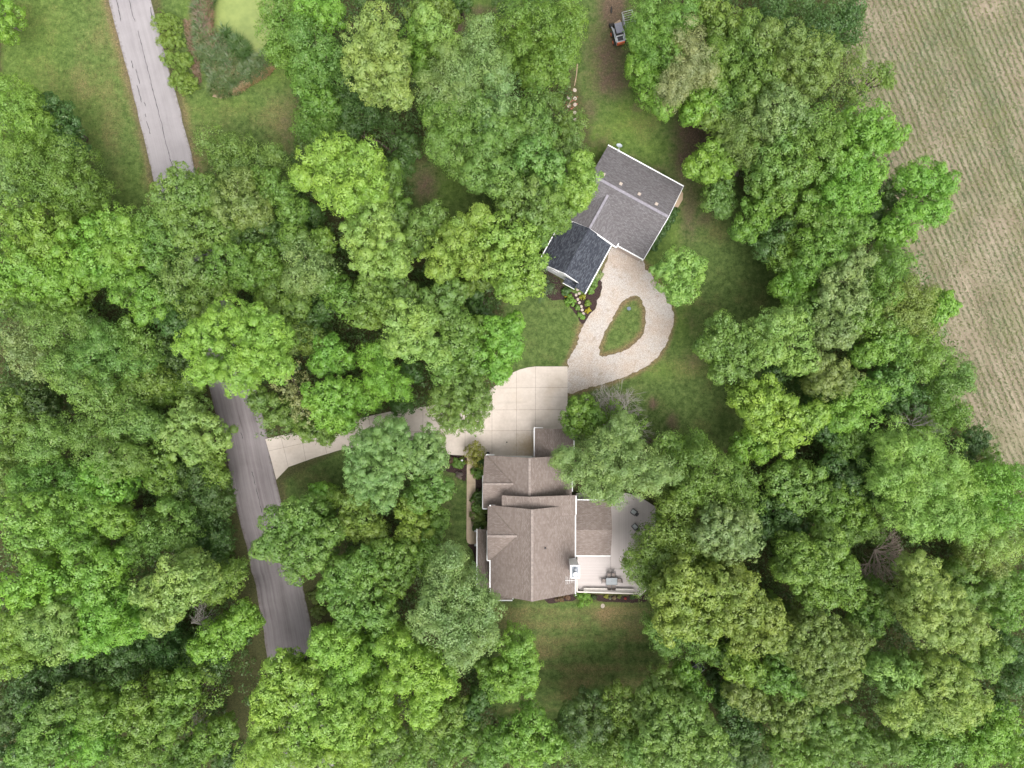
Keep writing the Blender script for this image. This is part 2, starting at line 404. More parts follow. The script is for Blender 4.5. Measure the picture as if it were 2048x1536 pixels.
def m_algae():
    t = NT('duckweed_water'); o = t.obj(); n = t.noise(0.8, 5, o, 0.6); f = t.noise(8, 3, o, 0.7)
    c = t.mix(t.mapr(n, 0.35, 0.65), (0.170, 0.220, 0.065), (0.23, 0.28, 0.085))
    c = t.mix(t.mapr(f, 0.62, 0.75, 0, 0.5), c, (0.14, 0.18, 0.05))
    return t.done(c, 0.55, f, 0.1, 0.01, spec=0.4)
MT['algae'] = m_algae()

# ---------------------------------------------------------------- ground and its zones
def P(pts, z=0.0): return [W(x, y, z)[:2] for x, y in pts]
road_L = [(130, -340), (176, -160), (217, 0), (247, 110), (277, 233), (308, 363), (345, 500), (385, 650), (425, 800), (452, 905), (468, 991), (493, 1092), (513, 1182), (530, 1280), (545, 1380), (566, 1500), (595, 1640), (640, 1880)]
road_R = [(216, -340), (262, -160), (303, 0), (326, 90), (353, 193), (388, 333), (428, 470), (470, 620), (509, 765), (530, 850), (550, 950), (575, 1050), (603, 1160), (626, 1272), (640, 1370), (662, 1490), (692, 1630), (738, 1870)]
gravel_out = [(1222, 497), (1212, 520), (1204, 548), (1204, 574), (1189, 617), (1168, 646), (1158, 676), (1145, 705), (1134, 730), (1134, 786), (1158, 781), (1197, 771), (1242, 756), (1283, 738), (1311, 717), (1330, 693), (1341, 666), (1345, 640), (1342, 611), (1334, 588), (1318, 566), (1297, 541), (1282, 523), (1262, 512), (1236, 500)]
gravel_in = [(1269, 592), (1281, 598), (1290, 615), (1291, 641), (1287, 664), (1275, 682), (1256, 697), (1232, 707), (1201, 713), (1198, 701), (1207, 672), (1220, 645), (1236, 616), (1252, 598)]
drive = [(531, 878), (601, 862), (660, 849), (730, 834), (781, 823), (851, 813), (915, 800), (960, 789), (981, 779), (1010, 757), (1026, 745), (1040, 739), (1055, 735), (1071, 733), (1135, 733), (1135, 912), (972, 913), (893, 909), (868, 896), (740, 888), (683, 899), (630, 915), (577, 934), (553, 959), (543, 920)]
field_W = [(1640, -300), (1700, 0), (1722, 60), (1780, 195), (1830, 330), (1890, 480), (1900, 620), (1945, 780), (2010, 900), (2060, 990), (2300, 1600)]
pond = [(425, 20), (440, -20), (470, -45), (520, -40), (545, 10), (540, 60), (515, 95), (495, 118), (480, 105), (470, 90), (452, 75), (437, 60), (424, 40)]
fieldL = [P([p])[0] for p in field_W]

blobs_soil = [ # px, py, rx, ry, strength
    (1225, 10, 26, 60, 1.0), (1215, 110, 38, 60, .75), (1220, 160, 38, 34, .8), (1180, 220, 14, 26, .6), (1385, 270, 34, 42, .9), (1370, 320, 24, 55, .75), (1378, 420, 18, 60, .6), (1400, 300, 16, 20, .7),
    (1275, 215, 14, 10, .5), (1230, 318, 60, 10, .35), (1305, 340, 60, 12, .4), (1200, 285, 20, 14, .5), (905, 60, 26, 30, .9), (950, 20, 50, 10, .6), (1020, 110, 12, 50, .9), (850, 370, 25, 36, .7), (600, 215, 10, 22, .6), (575, 260, 20, 60, .35),
    (180, 360, 14, 60, .5), (200, 420, 26, 30, .55), (160, 290, 14, 26, .5), (355, 235, 6, 40, .6), (385, 50, 8, 36, .8), (392, 100, 8, 30, .8), (400, 160, 5, 16, .5),
    (462, 1050, 10, 70, .9), (478, 960, 8, 50, .5), (440, 900, 10, 30, .5), (505, 1200, 8, 70, .7), (500, 1300, 20, 30, .6), (640, 1240, 14, 50, .8), (620, 1290, 12, 30, .7),
    (1306, 808, 9, 12, .9), (1345, 845, 12, 20, .7), (1205, 1213, 0, 0, 0), (1280, 1240, 40, 20, .35), (1400, 1320, 30, 16, .8), (1425, 1370, 22, 40, 1.0), (1540, 920, 20, 14, .9), (1370, 560, 0, 0, 0), (1408, 440, 16, 12, .6),
    (930, 930, 30, 10, .6), (1010, 1290, 20, 60, .2), (890, 975, 20, 50, .35), (1380, 640, 14, 26, .3), (1390, 720, 24, 22, .3), (960, 600, 30, 40, .8), (700, 700, 60, 50, .8), (930, 1400, 40, 60, .6), (1700, 190, 30, 16, .8), (1780, 440, 24, 16, .6)]
blobs_dry = [(140, 200, 110, 260, .20), (470, 240, 110, 110, .18), (160, 130, 26, 110, .45), (215, 240, 16, 160, .30), (190, 60, 22, 60, .35), (225, 300, 30, 80, .25), (372, 250, 8, 40, .8), (550, 230, 30, 40, .45), (1080, 1235, 60, 22, .45), (1210, 1230, 26, 14, .8), (1240, 1260, 60, 30, .25), (1090, 1300, 40, 14, .3), (1150, 1330, 40, 30, .25), (1240, 1300, 10, 34, .4), (1380, 600, 16, 26, .4), (1430, 470, 26, 26, .35), (1360, 740, 40, 20, .4), (1290, 740, 30, 5, .6), (1220, 640, 30, 40, .25), (1245, 600, 14, 8, .5), (1060, 640, 40, 30, .15), (620, 960, 40, 26, .3), (880, 1000, 18, 50, .4), (1350, 660, 10, 30, .2), (1290, 260, 40, 30, .2)]
blobs_lush = [(1260, 250, 50, 60, 1.0), (1200, 300, 40, 50, .9), (1300, 300, 40, 30, .9), (1280, 130, 16, 30, .9), (1190, 130, 12, 60, .6), (1310, 500, 24, 60, .8), (1370, 600, 16, 40, .7), (1345, 470, 16, 60, .7), (1360, 650, 20, 40, .8), (1330, 740, 50, 16, .8), (60, 100, 90, 160, .75), (130, 250, 80, 140, .65), (250, 380, 50, 60, .5), (200, 180, 40, 60, .3), (390, 20, 30, 24, .8), (420, 220, 60, 30, .5), (470, 210, 50, 24, .6), (545, 150, 40, 24, .8), (920, 10, 70, 12, .8), (900, 380, 30, 40, .8), (1180, 1205, 40, 6, .8), (1240, 640, 60, 60, .15)]

def build_ground():
    xs = np.concatenate([[-3000, -1200, -500, -200, -110], np.arange(-72, 72.01, 0.45), [110, 200, 500, 1200, 3000]])
    ys = np.concatenate([[-3000, -1200, -500, -200, -90], np.arange(-55, 55.01, 0.45), [90, 200, 500, 1200, 3000]])
    X, Y = np.meshgrid(xs, ys); nx, ny = len(xs), len(ys)
    ix, iy = X / PX + 1024, 768 - Y / PX
    def acc(bl):
        a = np.zeros(X.shape)
        for x, y, rx, ry, s in bl:
            if s: a = np.maximum(a, s * np.exp(-0.5 * (((ix-x)/max(rx, 1))**2 + ((iy-y)/max(ry, 1))**2) * 1.4))
        return a
    soil, dry, lush = acc(blobs_soil), acc(blobs_dry), acc(blobs_lush)
    # worn verges
    dg = dist_line(P(gravel_out + gravel_out[:1]), X, Y); di = dist_line(P(gravel_in + gravel_in[:1]), X, Y)
    dry = np.maximum(dry, 1.2*np.exp(-(np.minimum(dg, di)/0.55)**2)); soil = np.maximum(soil, .5*np.exp(-(np.minimum(dg, di)/0.45)**2))
    dr = np.minimum(dist_line(P(road_L), X, Y), dist_line(P(road_R), X, Y))
    soil = np.maximum(soil, 0.55*np.exp(-(dr/0.7)**2)); dry = np.maximum(dry, 0.8*np.exp(-(dr/1.1)**2))
    # woodland floor: leaf litter wherever there is no lawn
    lawns = [[(0, -200), (215, -200), (310, 400), (300, 470), (190, 480), (150, 300), (0, 190)], [(300, -100), (620, -100), (610, 420), (400, 400)],
             [(840, -60), (1300, -60), (1300, 160), (1440, 280), (1500, 420), (1640, 520), (1600, 900), (1400, 900), (1130, 900), (1020, 740), (1000, 600), (1190, 560), (1180, 250), (1130, 90), (1010, 130), (860, 60)],
             [(860, 890), (960, 890), (980, 1200), (1340, 1200), (1340, 1300), (1430, 1330), (1370, 1420), (1000, 1450), (940, 1330), (900, 1150), (870, 1000)], [(560, 960), (700, 890), (720, 990), (580, 1030)], [(800, 320), (1000, 320), (1000, 480), (800, 480)]]
    lm = np.zeros(X.shape, bool)
    for l in lawns: lm |= inside(P(l), X, Y)
    k = np.ones(X.shape); k[lm] = 0
    for _ in range(5): k[1:-1, 1:-1] = (k[:-2, 1:-1] + k[2:, 1:-1] + k[1:-1, :-2] + k[1:-1, 2:] + k[1:-1, 1:-1]) / 5
    litter = k
    # backyard mowing stripes: slightly drier east-west bands
    by = inside(P([(970, 1190), (1350, 1190), (1360, 1420), (970, 1430)]), X, Y)
    lush = lush*1.0
    dry = dry + np.where(by, 0.3 * (0.5 + 0.5*np.sin(iy / 4.6)) , 0) + np.where(by, .06, 0)
    Zh = np.zeros(X.shape)
    pd = dist_line(P(pond + pond[:1]), X, Y); pin = inside(P(pond), X, Y)
    sd = np.where(pin, -pd, pd)
    Zh = -1.1 * np.clip(1 - (sd + 0.5) / 2.2, 0, 1)**1.5
    v = np.stack([X, Y, Zh], -1).reshape(-1, 3)
    i = np.arange(nx*ny).reshape(ny, nx)
    q = np.stack([i[:-1, :-1], i[:-1, 1:], i[1:, 1:], i[1:, :-1]], -1).reshape(-1, 4)
    o = np_mesh('ground', v, q, MT['ground'], smooth=True); tag(o, kind='structure')
    ca = o.data.color_attributes.new('zones', 'FLOAT_COLOR', 'POINT')
    c = np.stack([soil, dry, lush, litter], -1).reshape(-1, 4).clip(0, 1)
    ca.data.foreach_set('color', c.astype(np.float32).ravel())
    return o
build_ground()

# pond water
tag(sheet('pond_water', ragged([W(x, y)[:2] for x, y in [(410, 15), (430, -30), (465, -55), (530, -50), (560, 10), (555, 70), (520, 115), (495, 128), (472, 112), (455, 90), (430, 72), (412, 45)]], 0.5, 0.06, 3), -0.55, MT['algae']), kind='structure')

# road: strip with uv (u across in metres, v along; v>0 is the old worn surface)
def build_road():
    n = 260; L = ragged(P(road_L), 0.6, 0.05, 5, closed=False); Rr = ragged(P(road_R), 0.6, 0.05, 6, closed=False)
    def samp(pts, n):
        a = np.array(pts); d = np.r_[0, np.cumsum(np.hypot(*np.diff(a, axis=0).T))]; t = np.linspace(0, d[-1], n)
        return np.stack([np.interp(t, d, a[:, 0]), np.interp(t, d, a[:, 1])], -1)
    A, B = samp(L, n), samp(Rr, n); mb_v = []; mb_f = []; uv = []
    for i in range(n):
        for j, u in enumerate(np.linspace(0, 1, 9)):
            p = A[i]*(1-u) + B[i]*u; crown = 0.06*(1 - (2*u-1)**2)
            mb_v.append((p[0], p[1], 0.02 + crown)); uv.append((u*6.0, -p[1] - 1.0 ))
    for i in range(n-1):
        for j in range(8):
            a = i*9 + j; mb_f.append((a, a+9, a+10, a+1))
    me = bpy.data.meshes.new('road'); me.from_pydata(mb_v, [], mb_f); ul = me.uv_layers.new(name='UVMap')
    for l in me.loops: ul.data[l.index].uv = uv[l.vertex_index]
    me.materials.append(MT['asphalt']); me.update(); me.polygons.foreach_set('use_smooth', [True]*len(me.polygons))
    o = bpy.data.objects.new('road', me); COL.objects.link(o); tag(o, kind='structure')
    # tar-sealed cracks, thin ribbons on the surface
    cr = [[(259, -60), (259, 0), (262, 14), (266, 30), (271, 44)], [(276, 62), (281, 80), (286, 100), (292, 123), (297, 142), (300, 153), (304, 172), (310, 195), (317, 222), (324, 247), (330, 276), (336, 300), (341, 318), (346, 335), (352, 360)],
          [(231, -10), (236, 12), (240, 30), (242, 43)], [(301, 15), (305, 33)], [(264, 122), (267, 137)], [(272, 139), (276, 153), (280, 168)], [(275, 171), (280, 190), (284, 205)], [(289, 205), (292, 213)], [(291, 228), (292, 234)], [(294, 243), (298, 256), (301, 268)],
          [(482, 865), (486, 877)], [(504, 943), (508, 956), (511, 970)], [(512, 975), (519, 1000), (524, 1025)], [(472, 1010), (478, 1030)]]
    mb = MB(); rg = random.Random(4)
    for line in cr:
        pts = []
        for a, b in zip(line[:-1], line[1:]):
            for k in range(4):
                t = k/4; pts.append((a[0]+(b[0]-a[0])*t + rg.uniform(-.7, .7), a[1]+(b[1]-a[1])*t))
        pts.append(line[-1]); ws = [Vector(W(*p)[:2]) for p in pts]
        w0 = 0.036
        for a, b in zip(ws[:-1], ws[1:]):
            d = (b-a).normalized(); nn = Vector((-d.y, d.x))*w0*rg.uniform(.6, 1.3)
            mb.face([(*(a-nn), 0.092), (*(b-nn), 0.092), (*(b+nn), 0.092), (*(a+nn), 0.092)])
    tag(mb.build('road_markings', MT['crack']), kind='structure')
build_road()

# concrete driveway with saw-cut joints (the slab is a real step above the lawn)
def build_drive():
    bm_pts = [W(x, y)[:2] for x, y in drive]
    o = sheet('driveway', bm_pts, 0.11, MT['concrete']); tag(o, kind='structure')
    m = o.modifiers.new('solid', 'SOLIDIFY'); m.thickness = 0.1; m.offset = -1
    j = [((981, 776), (1135, 775)), ((955, 820), (1135, 819)), ((893, 862), (1070, 861)), ((1033, 742), (1033, 912)), ((1071, 733), (1071, 857)), ((984, 778), (984, 912)), ((931, 797), (930, 911)), ((846, 814), (846, 896)), ((893, 805), (893, 862)),
         ((536, 902), (700, 866)), ((700, 866), (893, 862)), ((562, 872), (577, 933)), ((601, 862), (612, 920)), ((642, 853), (654, 907)), ((690, 843), (700, 893)), ((738, 833), (745, 888)), ((792, 822), (796, 890))]
    mb = MB()
    for a, b in j: mb.obox(W(*a), W(*b), 0.045, 0.1105, 0.114)
    tag(mb.build('driveway_joint', MT['joint']), kind='structure')
build_drive()

tag(sheet('gravel_drive', ragged(P(gravel_out), 0.28, 0.13, 11, smooth=True), 0.03, MT['gravel'], holes=[ragged(P(gravel_in), 0.25, 0.11, 12)]), kind='structure')

def build_walk():
    a = [(934, 912), (951, 912), (951, 1056), (956, 1060), (956, 1088), (940, 1088), (935, 1085), (933, 1078)]
    o = sheet('path', P(a), 0.10, MT['walk']); tag(o, kind='structure'); m = o.modifiers.new('solid', 'SOLIDIFY'); m.thickness = 0.09; m.offset = -1
    mb = MB()
    for y in (932, 949, 966, 984, 1001, 1018, 1038, 1058): mb.obox(W(934, y), W(951, y), 0.03, 0.1005, 0.104)
    tag(mb.build('path_joint', MT['joint']), kind='structure')
build_walk()

# field
fo = P([(1600, -300), (1685, 0), (1692, 110), (1715, 220), (1750, 330), (1780, 440), (1840, 600), (1885, 740), (1900, 800), (1955, 880), (2005, 940), (2060, 1010)]) + [(140, -40), (200, -160), (2500, -400), (2500, 900), (40, 900)]
tag(sheet('field', fo, 0.008, MT['field']), kind='structure')

# mulch beds
tag(sheet('mulch_bed', ragged(P([(1080, 533), (1110, 552), (1130, 575), (1168, 590), (1196, 552), (1206, 545), (1209, 550), (1205, 574), (1190, 616), (1178, 634), (1165, 648), (1154, 628), (1140, 615), (1126, 600), (1100, 600), (1085, 585), (1060, 590), (1040, 580), (1060, 545)]), 0.35, 0.07, 21), 0.016, MT['mulch']), kind='structure')
tag(sheet('mulch_bed', ragged(P([(1168, 1190), (1290, 1190), (1305, 1160), (1312, 1168), (1296, 1198), (1278, 1205), (1200, 1203), (1190, 1200)]), 0.35, 0.06, 22), 0.016, MT['mulch']), kind='structure')
tag(sheet('mulch_bed', ragged(P([(952, 912), (975, 912), (980, 1060), (957, 1058), (952, 1040)]), 0.35, 0.05, 23), 0.016, MT['mulch']), kind='structure')
tag(sheet('mulch_bed', ragged(P([(892, 911), (932, 914), (932, 962), (918, 955), (905, 945), (880, 940), (872, 925)]), 0.35, 0.07, 24), 0.016, MT['mulch']), kind='structure')
tag(sheet('mulch_bed', ragged(P([(1092, 1190), (1150, 1186), (1150, 1200), (1125, 1203), (1096, 1207)]), 0.35, 0.05, 25), 0.014, MT['mulch']), kind='structure')
tag(sheet('mulch_bed', ragged(P([(936, 1089), (985, 1092), (985, 1190), (950, 1190), (948, 1110)]), 0.35, 0.05, 26), 0.014, MT['mulch']), kind='structure')
sl = sheet('slab', P([(1345, 386), (1362, 380), (1366, 387), (1365, 400), (1354, 418), (1343, 410)]), 0.08, MT['tan_slab']); tag(sl, kind='structure')
sl.modifiers.new('solid', 'SOLIDIFY').thickness = 0.08
# ================================================================ buildings
def roof_face(mb, pts, along, th=0.14):
    """sloping roof slab; uv u runs along the eave direction, v up the slope, metres"""
    a = Vector(along).normalized(); P3 = [Vector(p) for p in pts]
    nrm = (P3[1]-P3[0]).cross(P3[2]-P3[1]).normalized()
    if nrm.z < 0: P3 = P3[::-1]; nrm = -nrm
    up = nrm.cross(a)
    mb.prism([tuple(p) for p in P3], th, [(p.dot(a), p.dot(up)) for p in P3])

def beam(mb, a, b, w=0.12, h=0.2, dz=0.02):
    """square white trim along a 3D line"""
    a = Vector(a); b = Vector(b); d = (b-a); dh = Vector((d.x, d.y)).normalized(); n = Vector((-dh.y, dh.x, 0))*w/2
    u = Vector((0, 0, dz)); mb.prism([tuple(a-n+u), tuple(b-n+u), tuple(b+n+u), tuple(a+n+u)], h)

def gutter(mb, a, b, w=0.13):
    """open half-channel: two lips and a floor"""
    a = Vector(a); b = Vector(b); d = (b-a); dh = Vector((d.x, d.y)).normalized(); n = Vector((-dh.y, dh.x, 0))
    for s0, s1, z1, z0 in ((-w/2, -w/2+.03, .03, -.1), (w/2-.03, w/2, .03, -.1), (-w/2+.03, w/2-.03, -.03, -.1)):
        p = [a+n*s0, b+n*s0, b+n*s1, a+n*s1]
        mb.prism([tuple(q+Vector((0, 0, z1))) for q in p], z1-z0)

def walls(name, outline, z1, parent, mat, z0=0.0):
    mb = MB(); mb.prism([(x, y, z1) for x, y in outline], z1-z0); return mb.build(name, mat, parent)

def window(parent, c, ux, w, h, out):
    """c: centre on the wall face, ux: wall direction, out: outward normal"""
    c = Vector(c); ux = Vector((*ux, 0)).normalized(); out = Vector((*out, 0)).normalized(); z = Vector((0, 0, 1))
    def slab(x0, x1, z0, z1, d0, d1, mb):
        pts = [c+ux*x+out*d for x, d in ((x0, d0), (x1, d0), (x1, d1), (x0, d1))]
        p = [tuple(q+z*z1) for q in pts]
        if (Vector(p[1])-Vector(p[0])).cross(Vector(p[2])-Vector(p[1])).z < 0: p = p[::-1]
        mb.prism(p, z1-z0)
    g = MB(); slab(-w/2, w/2, -h/2, h/2, 0.004, 0.02, g); go = g.build('window', MT['glass'], parent)
    f = MB()
    for x0, x1, z0, z1 in ((-w/2-.08, -w/2, -h/2-.08, h/2+.08), (w/2, w/2+.08, -h/2-.08, h/2+.08), (-w/2, w/2, h/2, h/2+.08), (-w/2, w/2, -h/2-.08, -h/2), (-.02, .02, -h/2, h/2)):
        slab(x0, x1, z0, z1, 0.003, 0.06, f)
    f.build('frame', MT['white'], go)
    return go

class Pieces:
    """each added strip becomes a part of its own"""
    def __init__(s, name, mat, parent, off=(0, 0, 0)): s.a = (name, mat, parent); s.off = off
    def _fin(s, m): o = m.build(*s.a); o.location = s.off; return o
    def gutter(s, *a, **k): m = MB(); gutter(m, *a, **k); s._fin(m)
    def beam(s, *a, **k): m = MB(); beam(m, *a, **k); s._fin(m)
    def beams(s, *prs, **k):
        m = MB()
        for a, b, w, h in prs: beam(m, a, b, w, h)
        s._fin(m)
    def tube(s, *a, **k): m = MB(); m.tube(*a, **k); s._fin(m)

def build_house():
    H = thing('house', 'large house with stepped brown shingle gable roofs, white gutters and a white chimney', 'house', (2.5, -18, 0))
    def F(mb, *a, **k): pass
    loc = Vector((2.5, -18, 0))
    def fin(o): o.location = -loc if o.parent == H else (0, 0, 0); return o
    sl = .64
    rx, rz = 2.39, 8.9
    def zm(x): return rz - sl*abs(x-rx)
    # --- walls
    S_ = MT['siding']
    fin(walls('wall', [(-2.25, -25.3), (7.4, -25.3), (7.4, -15.4), (-2.25, -15.4)], 5.45, H, S_))
    for y0, y1 in ((-25.3, -25.1), (-15.6, -15.4)):
        g = MB(); g.v = [(-2.2, y0, 5.4), (7.35, y0, 5.4), (rx, y0, 8.65), (-2.2, y1, 5.4), (7.35, y1, 5.4), (rx, y1, 8.65)]
        g.f = [(0, 1, 2), (5, 4, 3), (0, 3, 4, 1), (1, 4, 5, 2), (2, 5, 3, 0)]; g.uv = [[(0, 0)]*len(f) for f in g.f]
        fin(g.build('gable_wall', S_, H))
    fin(walls('wall', [(-2.9, -15.3), (7.2, -15.3), (7.2, -9.3), (-2.9, -9.3)], 3.35, H, S_))
    fin(walls('wall', [(-1.1, -15.35), (7.45, -15.35), (7.45, -14.15), (-1.1, -14.15)], 6.1, H, S_))
    fin(walls('wall', [(3.1, -9.25), (7.5, -9.25), (7.5, -5.85), (3.1, -5.85)], 2.9, H, S_))
    fin(walls('wall', [(7.45, -21.3), (12.1, -21.3), (12.1, -15.0), (7.45, -15.0)], 3.15, H, S_))
    fin(walls('wall', [(-2.7, -21.4), (-2.3, -21.4), (-2.3, -15.45), (-2.7, -15.45)], 5.45, H, S_))
    # --- roofs, one mesh per plane group
    SH = MT['house_roof']
    y0, y1 = -25.76, -14.86
    r = MB(); roof_face(r, [(rx, y0, rz), (rx, y1, rz), (-2.62, y1, zm(-2.62)), (-2.62, y0, zm(-2.62))], (0, 1, 0))
    roof_face(r, [(rx, y0, rz), (7.72, y0, zm(7.72)), (7.72, y1, zm(7.72)), (rx, y1, rz)], (0, 1, 0))
    roof = fin(r.build('roof', SH, H))
    t = MB(); beam(t, (rx, y0, rz), (rx, y1, rz), .30, .05, .04); t.build('ridge_cap', MT['hridge'], roof)
    # west gable of the main block
    gz, gy = 7.77, -18.25; gx0, gx1 = -2.98, 0.63; yn, ys = -15.0, -21.6
    r = MB(); zz = gz - .64*3.3
    roof_face(r, [(gx0, gy, gz), (gx1, gy, gz), (-2.55, yn, zz+.03), (gx0, yn, zz)], (1, 0, 0))
    roof_face(r, [(gx1, gy, gz), (gx0, gy, gz), (gx0, ys, zz), (-2.55, ys, zz+.03)], (1, 0, 0))
    rg_ = fin(r.build('roof', SH, H))
    t = MB(); beam(t, (gx0, gy, gz), (gx1, gy, gz), .26, .05, .04)
    t.build('ridge_cap', MT['hridge'], rg_)
    t = Pieces('valley', plain('valley', (0.15, 0.12, 0.105), .95, .2), rg_); t.beam((gx1, gy, gz), (-2.5, yn, zz+.05), .2, .03, .045); t.beam((gx1, gy, gz), (-2.5, ys, zz+.05), .2, .03, .045)
    g = MB(); g.face([(gx0+.3, yn-.3, zz-.15), (gx0+.3, gy, gz-.25), (gx0+.3, ys+.3, zz-.15)]); fin(g.build('gable_wall', S_, H))
    # transition block
    mr = 7.6; mx = 2.13; me_ = 6.3
    r = MB(); roof_face(r, [(mx, -16.0, mr), (mx, -13.55, mr), (-1.24, -13.55, 6.45), (-1.24, -16.0, 6.45)], (0, 1, 0))
    roof_face(r, [(mx, -16.0, mr), (7.74, -16.0, 6.25), (7.74, -13.55, 6.25), (mx, -13.55, mr)], (0, 1, 0))
    fin(r.build('roof', SH, H))
    # garage wing
    wr, wx, wz = 6.9, 2.13, 3.5
    def zw(x): return wr - .64*abs(x-wx)
    r = MB(); roof_face(r, [(wx, -15.6, wr), (wx, -8.95, wr), (-3.2, -8.95, zw(-3.2)), (-3.2, -15.6, zw(-3.2))], (0, 1, 0))
    roof_face(r, [(wx, -15.6, wr), (7.5, -15.6, zw(7.5)), (7.5, -8.95, zw(7.5)), (wx, -8.95, wr)], (0, 1, 0))
    wroof = fin(r.build('roof', SH, H))
    t = MB(); beam(t, (wx, -14.0, wr), (wx, -8.95, wr), .28, .05, .04); t.build('ridge_cap', MT['hridge'], wroof)
    g = MB(); g.face([(-2.9, -9.3, 3.3), (wx, -9.3, 6.75), (7.2, -9.3, 3.3)]); fin(g.build('gable_wall', S_, H))
    gz, gy = 5.64, -12.27; r = MB(); zz = 3.53
    roof_face(r, [(-3.6, gy, gz), (.165, gy, gz), (-3.17, -8.98, zz+.02), (-3.45, -8.98, zz)], (1, 0, 0))
    roof_face(r, [(.165, gy, gz), (-3.6, gy, gz), (-3.6, -15.57, zz), (-3.17, -15.57, zz+.02)], (1, 0, 0))
    rg2 = fin(r.build('roof', SH, H))
    t = MB(); beam(t, (-3.6, gy, gz), (.165, gy, gz), .24, .05, .04); t.build('ridge_cap', MT['hridge'], rg2)
    t = MB(); beam(t, (.165, gy, gz), (-3.15, -8.98, zz+.05), .2, .03, .045); t.build('valley', bpy.data.materials['valley'], rg2)
    g = MB(); g.face([(-3.25, -9.3, 3.4), (-3.25, gy, gz-.25), (-3.25, -15.3, 3.4)]); fin(g.build('gable_wall', S_, H))
    # low north wing
    r = MB(); nx, nz = 5.3, 4.15
    roof_face(r, [(nx, -9.2, nz), (nx, -5.58, nz), (2.88, -5.58, 3.05), (2.88, -9.2, 3.05)], (0, 1, 0))
    roof_face(r, [(nx, -9.2, nz), (7.74, -9.2, 3.05), (7.74, -5.58, 3.05), (nx, -5.58, nz)], (0, 1, 0))
    fin(r.build('roof', SH, H))
    g = MB(); g.face([(3.1, -5.86, 2.85), (7.5, -5.86, 2.85), (nx, -5.86, 4.0)]); fin(g.build('gable_wall', S_, H))
    # sun room
    r = MB(); sz, sy = 4.9, -18.05
    roof_face(r, [(7.75, sy, sz), (12.4, sy, sz), (12.4, -14.65, 3.3), (7.75, -14.65, 3.3)], (1, 0, 0))
    roof_face(r, [(12.4, sy, sz), (7.75, sy, sz), (7.75, -21.55, 3.3), (12.4, -21.55, 3.3)], (1, 0, 0))
    fin(r.build('roof', SH, H))
    g = MB(); g.face([(12.1, -15.0, 3.1), (12.1, sy, 4.7), (12.1, -21.3, 3.1)]); fin(g.build('gable_wall', S_, H))
    # porch roof wrapping the west and south side
    r = MB(); roof_face(r, [(-2.3, -25.3, 3.75), (-2.3, -18.3, 3.75), (-4.35, -18.3, 2.9), (-4.35, -27.25, 2.9)], (0, 1, 0))
    roof_face(r, [(-2.3, -25.3, 3.75), (-4.35, -27.25, 2.9), (.05, -27.25, 2.9), (.05, -25.3, 3.75)], (1, 0, 0))
    fin(r.build('porch_roof', SH, H))
    for px_, py_ in ((-4.1, -18.5), (-4.1, -21.6), (-4.1, -24.5), (-4.1, -27.0), (-.2, -27.0)):
        m = MB(); m.box(px_-.08, px_+.08, py_-.08, py_+.08, 0.3, 2.8); m.box(px_-.12, px_+.12, py_-.12, py_+.12, 0.3, 0.5); fin(m.build('porch_post', MT['white'], H))
    m = MB(); m.box(-4.4, -2.26, -27.2, -18.2, 0, 0.3); fin(m.build('porch_floor', MT['walk'], H))
    # --- gutters and white trim
    t = Pieces('gutter', MT['white'], H, -loc); G = lambda a, b, w=.13: t.gutter(a, b, w)
    G((7.80, y0, 5.5), (7.80, y1-.1, 5.5)); G((-2.70, y0+.1, 5.66), (-2.70, ys-.05, 5.66)); G((7.82, -15.9, 6.16), (7.82, -13.6, 6.16))
    G((-3.28, -12.0, 3.42), (-3.28, -8.95, 3.42), .11); G((7.58, -13.5, 3.35), (7.58, -9.0, 3.35), .11)
    G((2.80, -9.1, 2.98), (2.80, -5.55, 2.98)); G((7.82, -9.1, 2.98), (7.82, -5.55, 2.98))
    G((7.9, -14.57, 3.24), (12.4, -14.57, 3.24)); G((7.9, -21.63, 3.24), (12.4, -21.63, 3.24))
    G((-4.43, -27.3, 2.86), (-4.43, -18.3, 2.86)); G((-4.4, -27.33, 2.86), (.05, -27.33, 2.86))
    t = Pieces('trim', MT['white'], H, -loc)
    # eave returns and rake boards
    t.beam((-3.05, ys-.05, 5.60), (-3.05, -18.0, 5.60), .13, .22); t.beam((-3.05, ys-.06, 5.60), (-2.55, ys-.06, 5.60), .13, .22)
    t.beam((-2.72, -15.0, 5.62), (-2.72, -16.2, 5.62), .14, .22); t.beam((-2.75, -14.92, 5.62), (-2.05, -14.92, 5.62), .16, .22)
    t.beam((-3.68, -15.6, 3.5), (-3.68, -11.5, 3.5), .12, .2); t.beam((-3.7, -15.66, 3.5), (-3.1, -15.66, 3.5), .14, .2)
    t.beam((-3.25, -8.9, 3.45), (-2.2, -8.9, 3.45), .14, .18); t.beam((2.8, -5.52, 3.0), (3.9, -5.52, 3.0), .1, .16); t.beam((6.8, -5.52, 3.0), (7.85, -5.52, 3.0), .1, .16)
    t.beam((.12, -27.2, 2.9), (.12, -26.0, 3.2), .08, .2)
    t = Pieces('downspout', MT['white'], H, -loc); t.tube((7.86, -26.0, 5.4), (7.86, -26.0, 0.1), .05); t.tube((-4.5, -27.3, 2.8), (-4.5, -27.3, .1), .05); t.tube((7.9, -21.7, 3.1), (8.0, -21.75, .9), .05)
    # --- chimney chase
    c = MB(); c.box(6.95, 7.88, -22.75, -21.35, 0.0, 9.5); ch = fin(c.build('chimney', MT['white'], H))
    c = MB(); c.box(6.87, 7.96, -22.83, -21.27, 9.5, 9.58)
    for a in ((6.87, 6.93), (7.90, 7.96)): c.box(*a, -22.83, -21.27, 9.58, 9.68)
    for a in ((-22.83, -22.77), (-21.33, -21.27)): c.box(6.93, 7.90, *a, 9.58, 9.68)
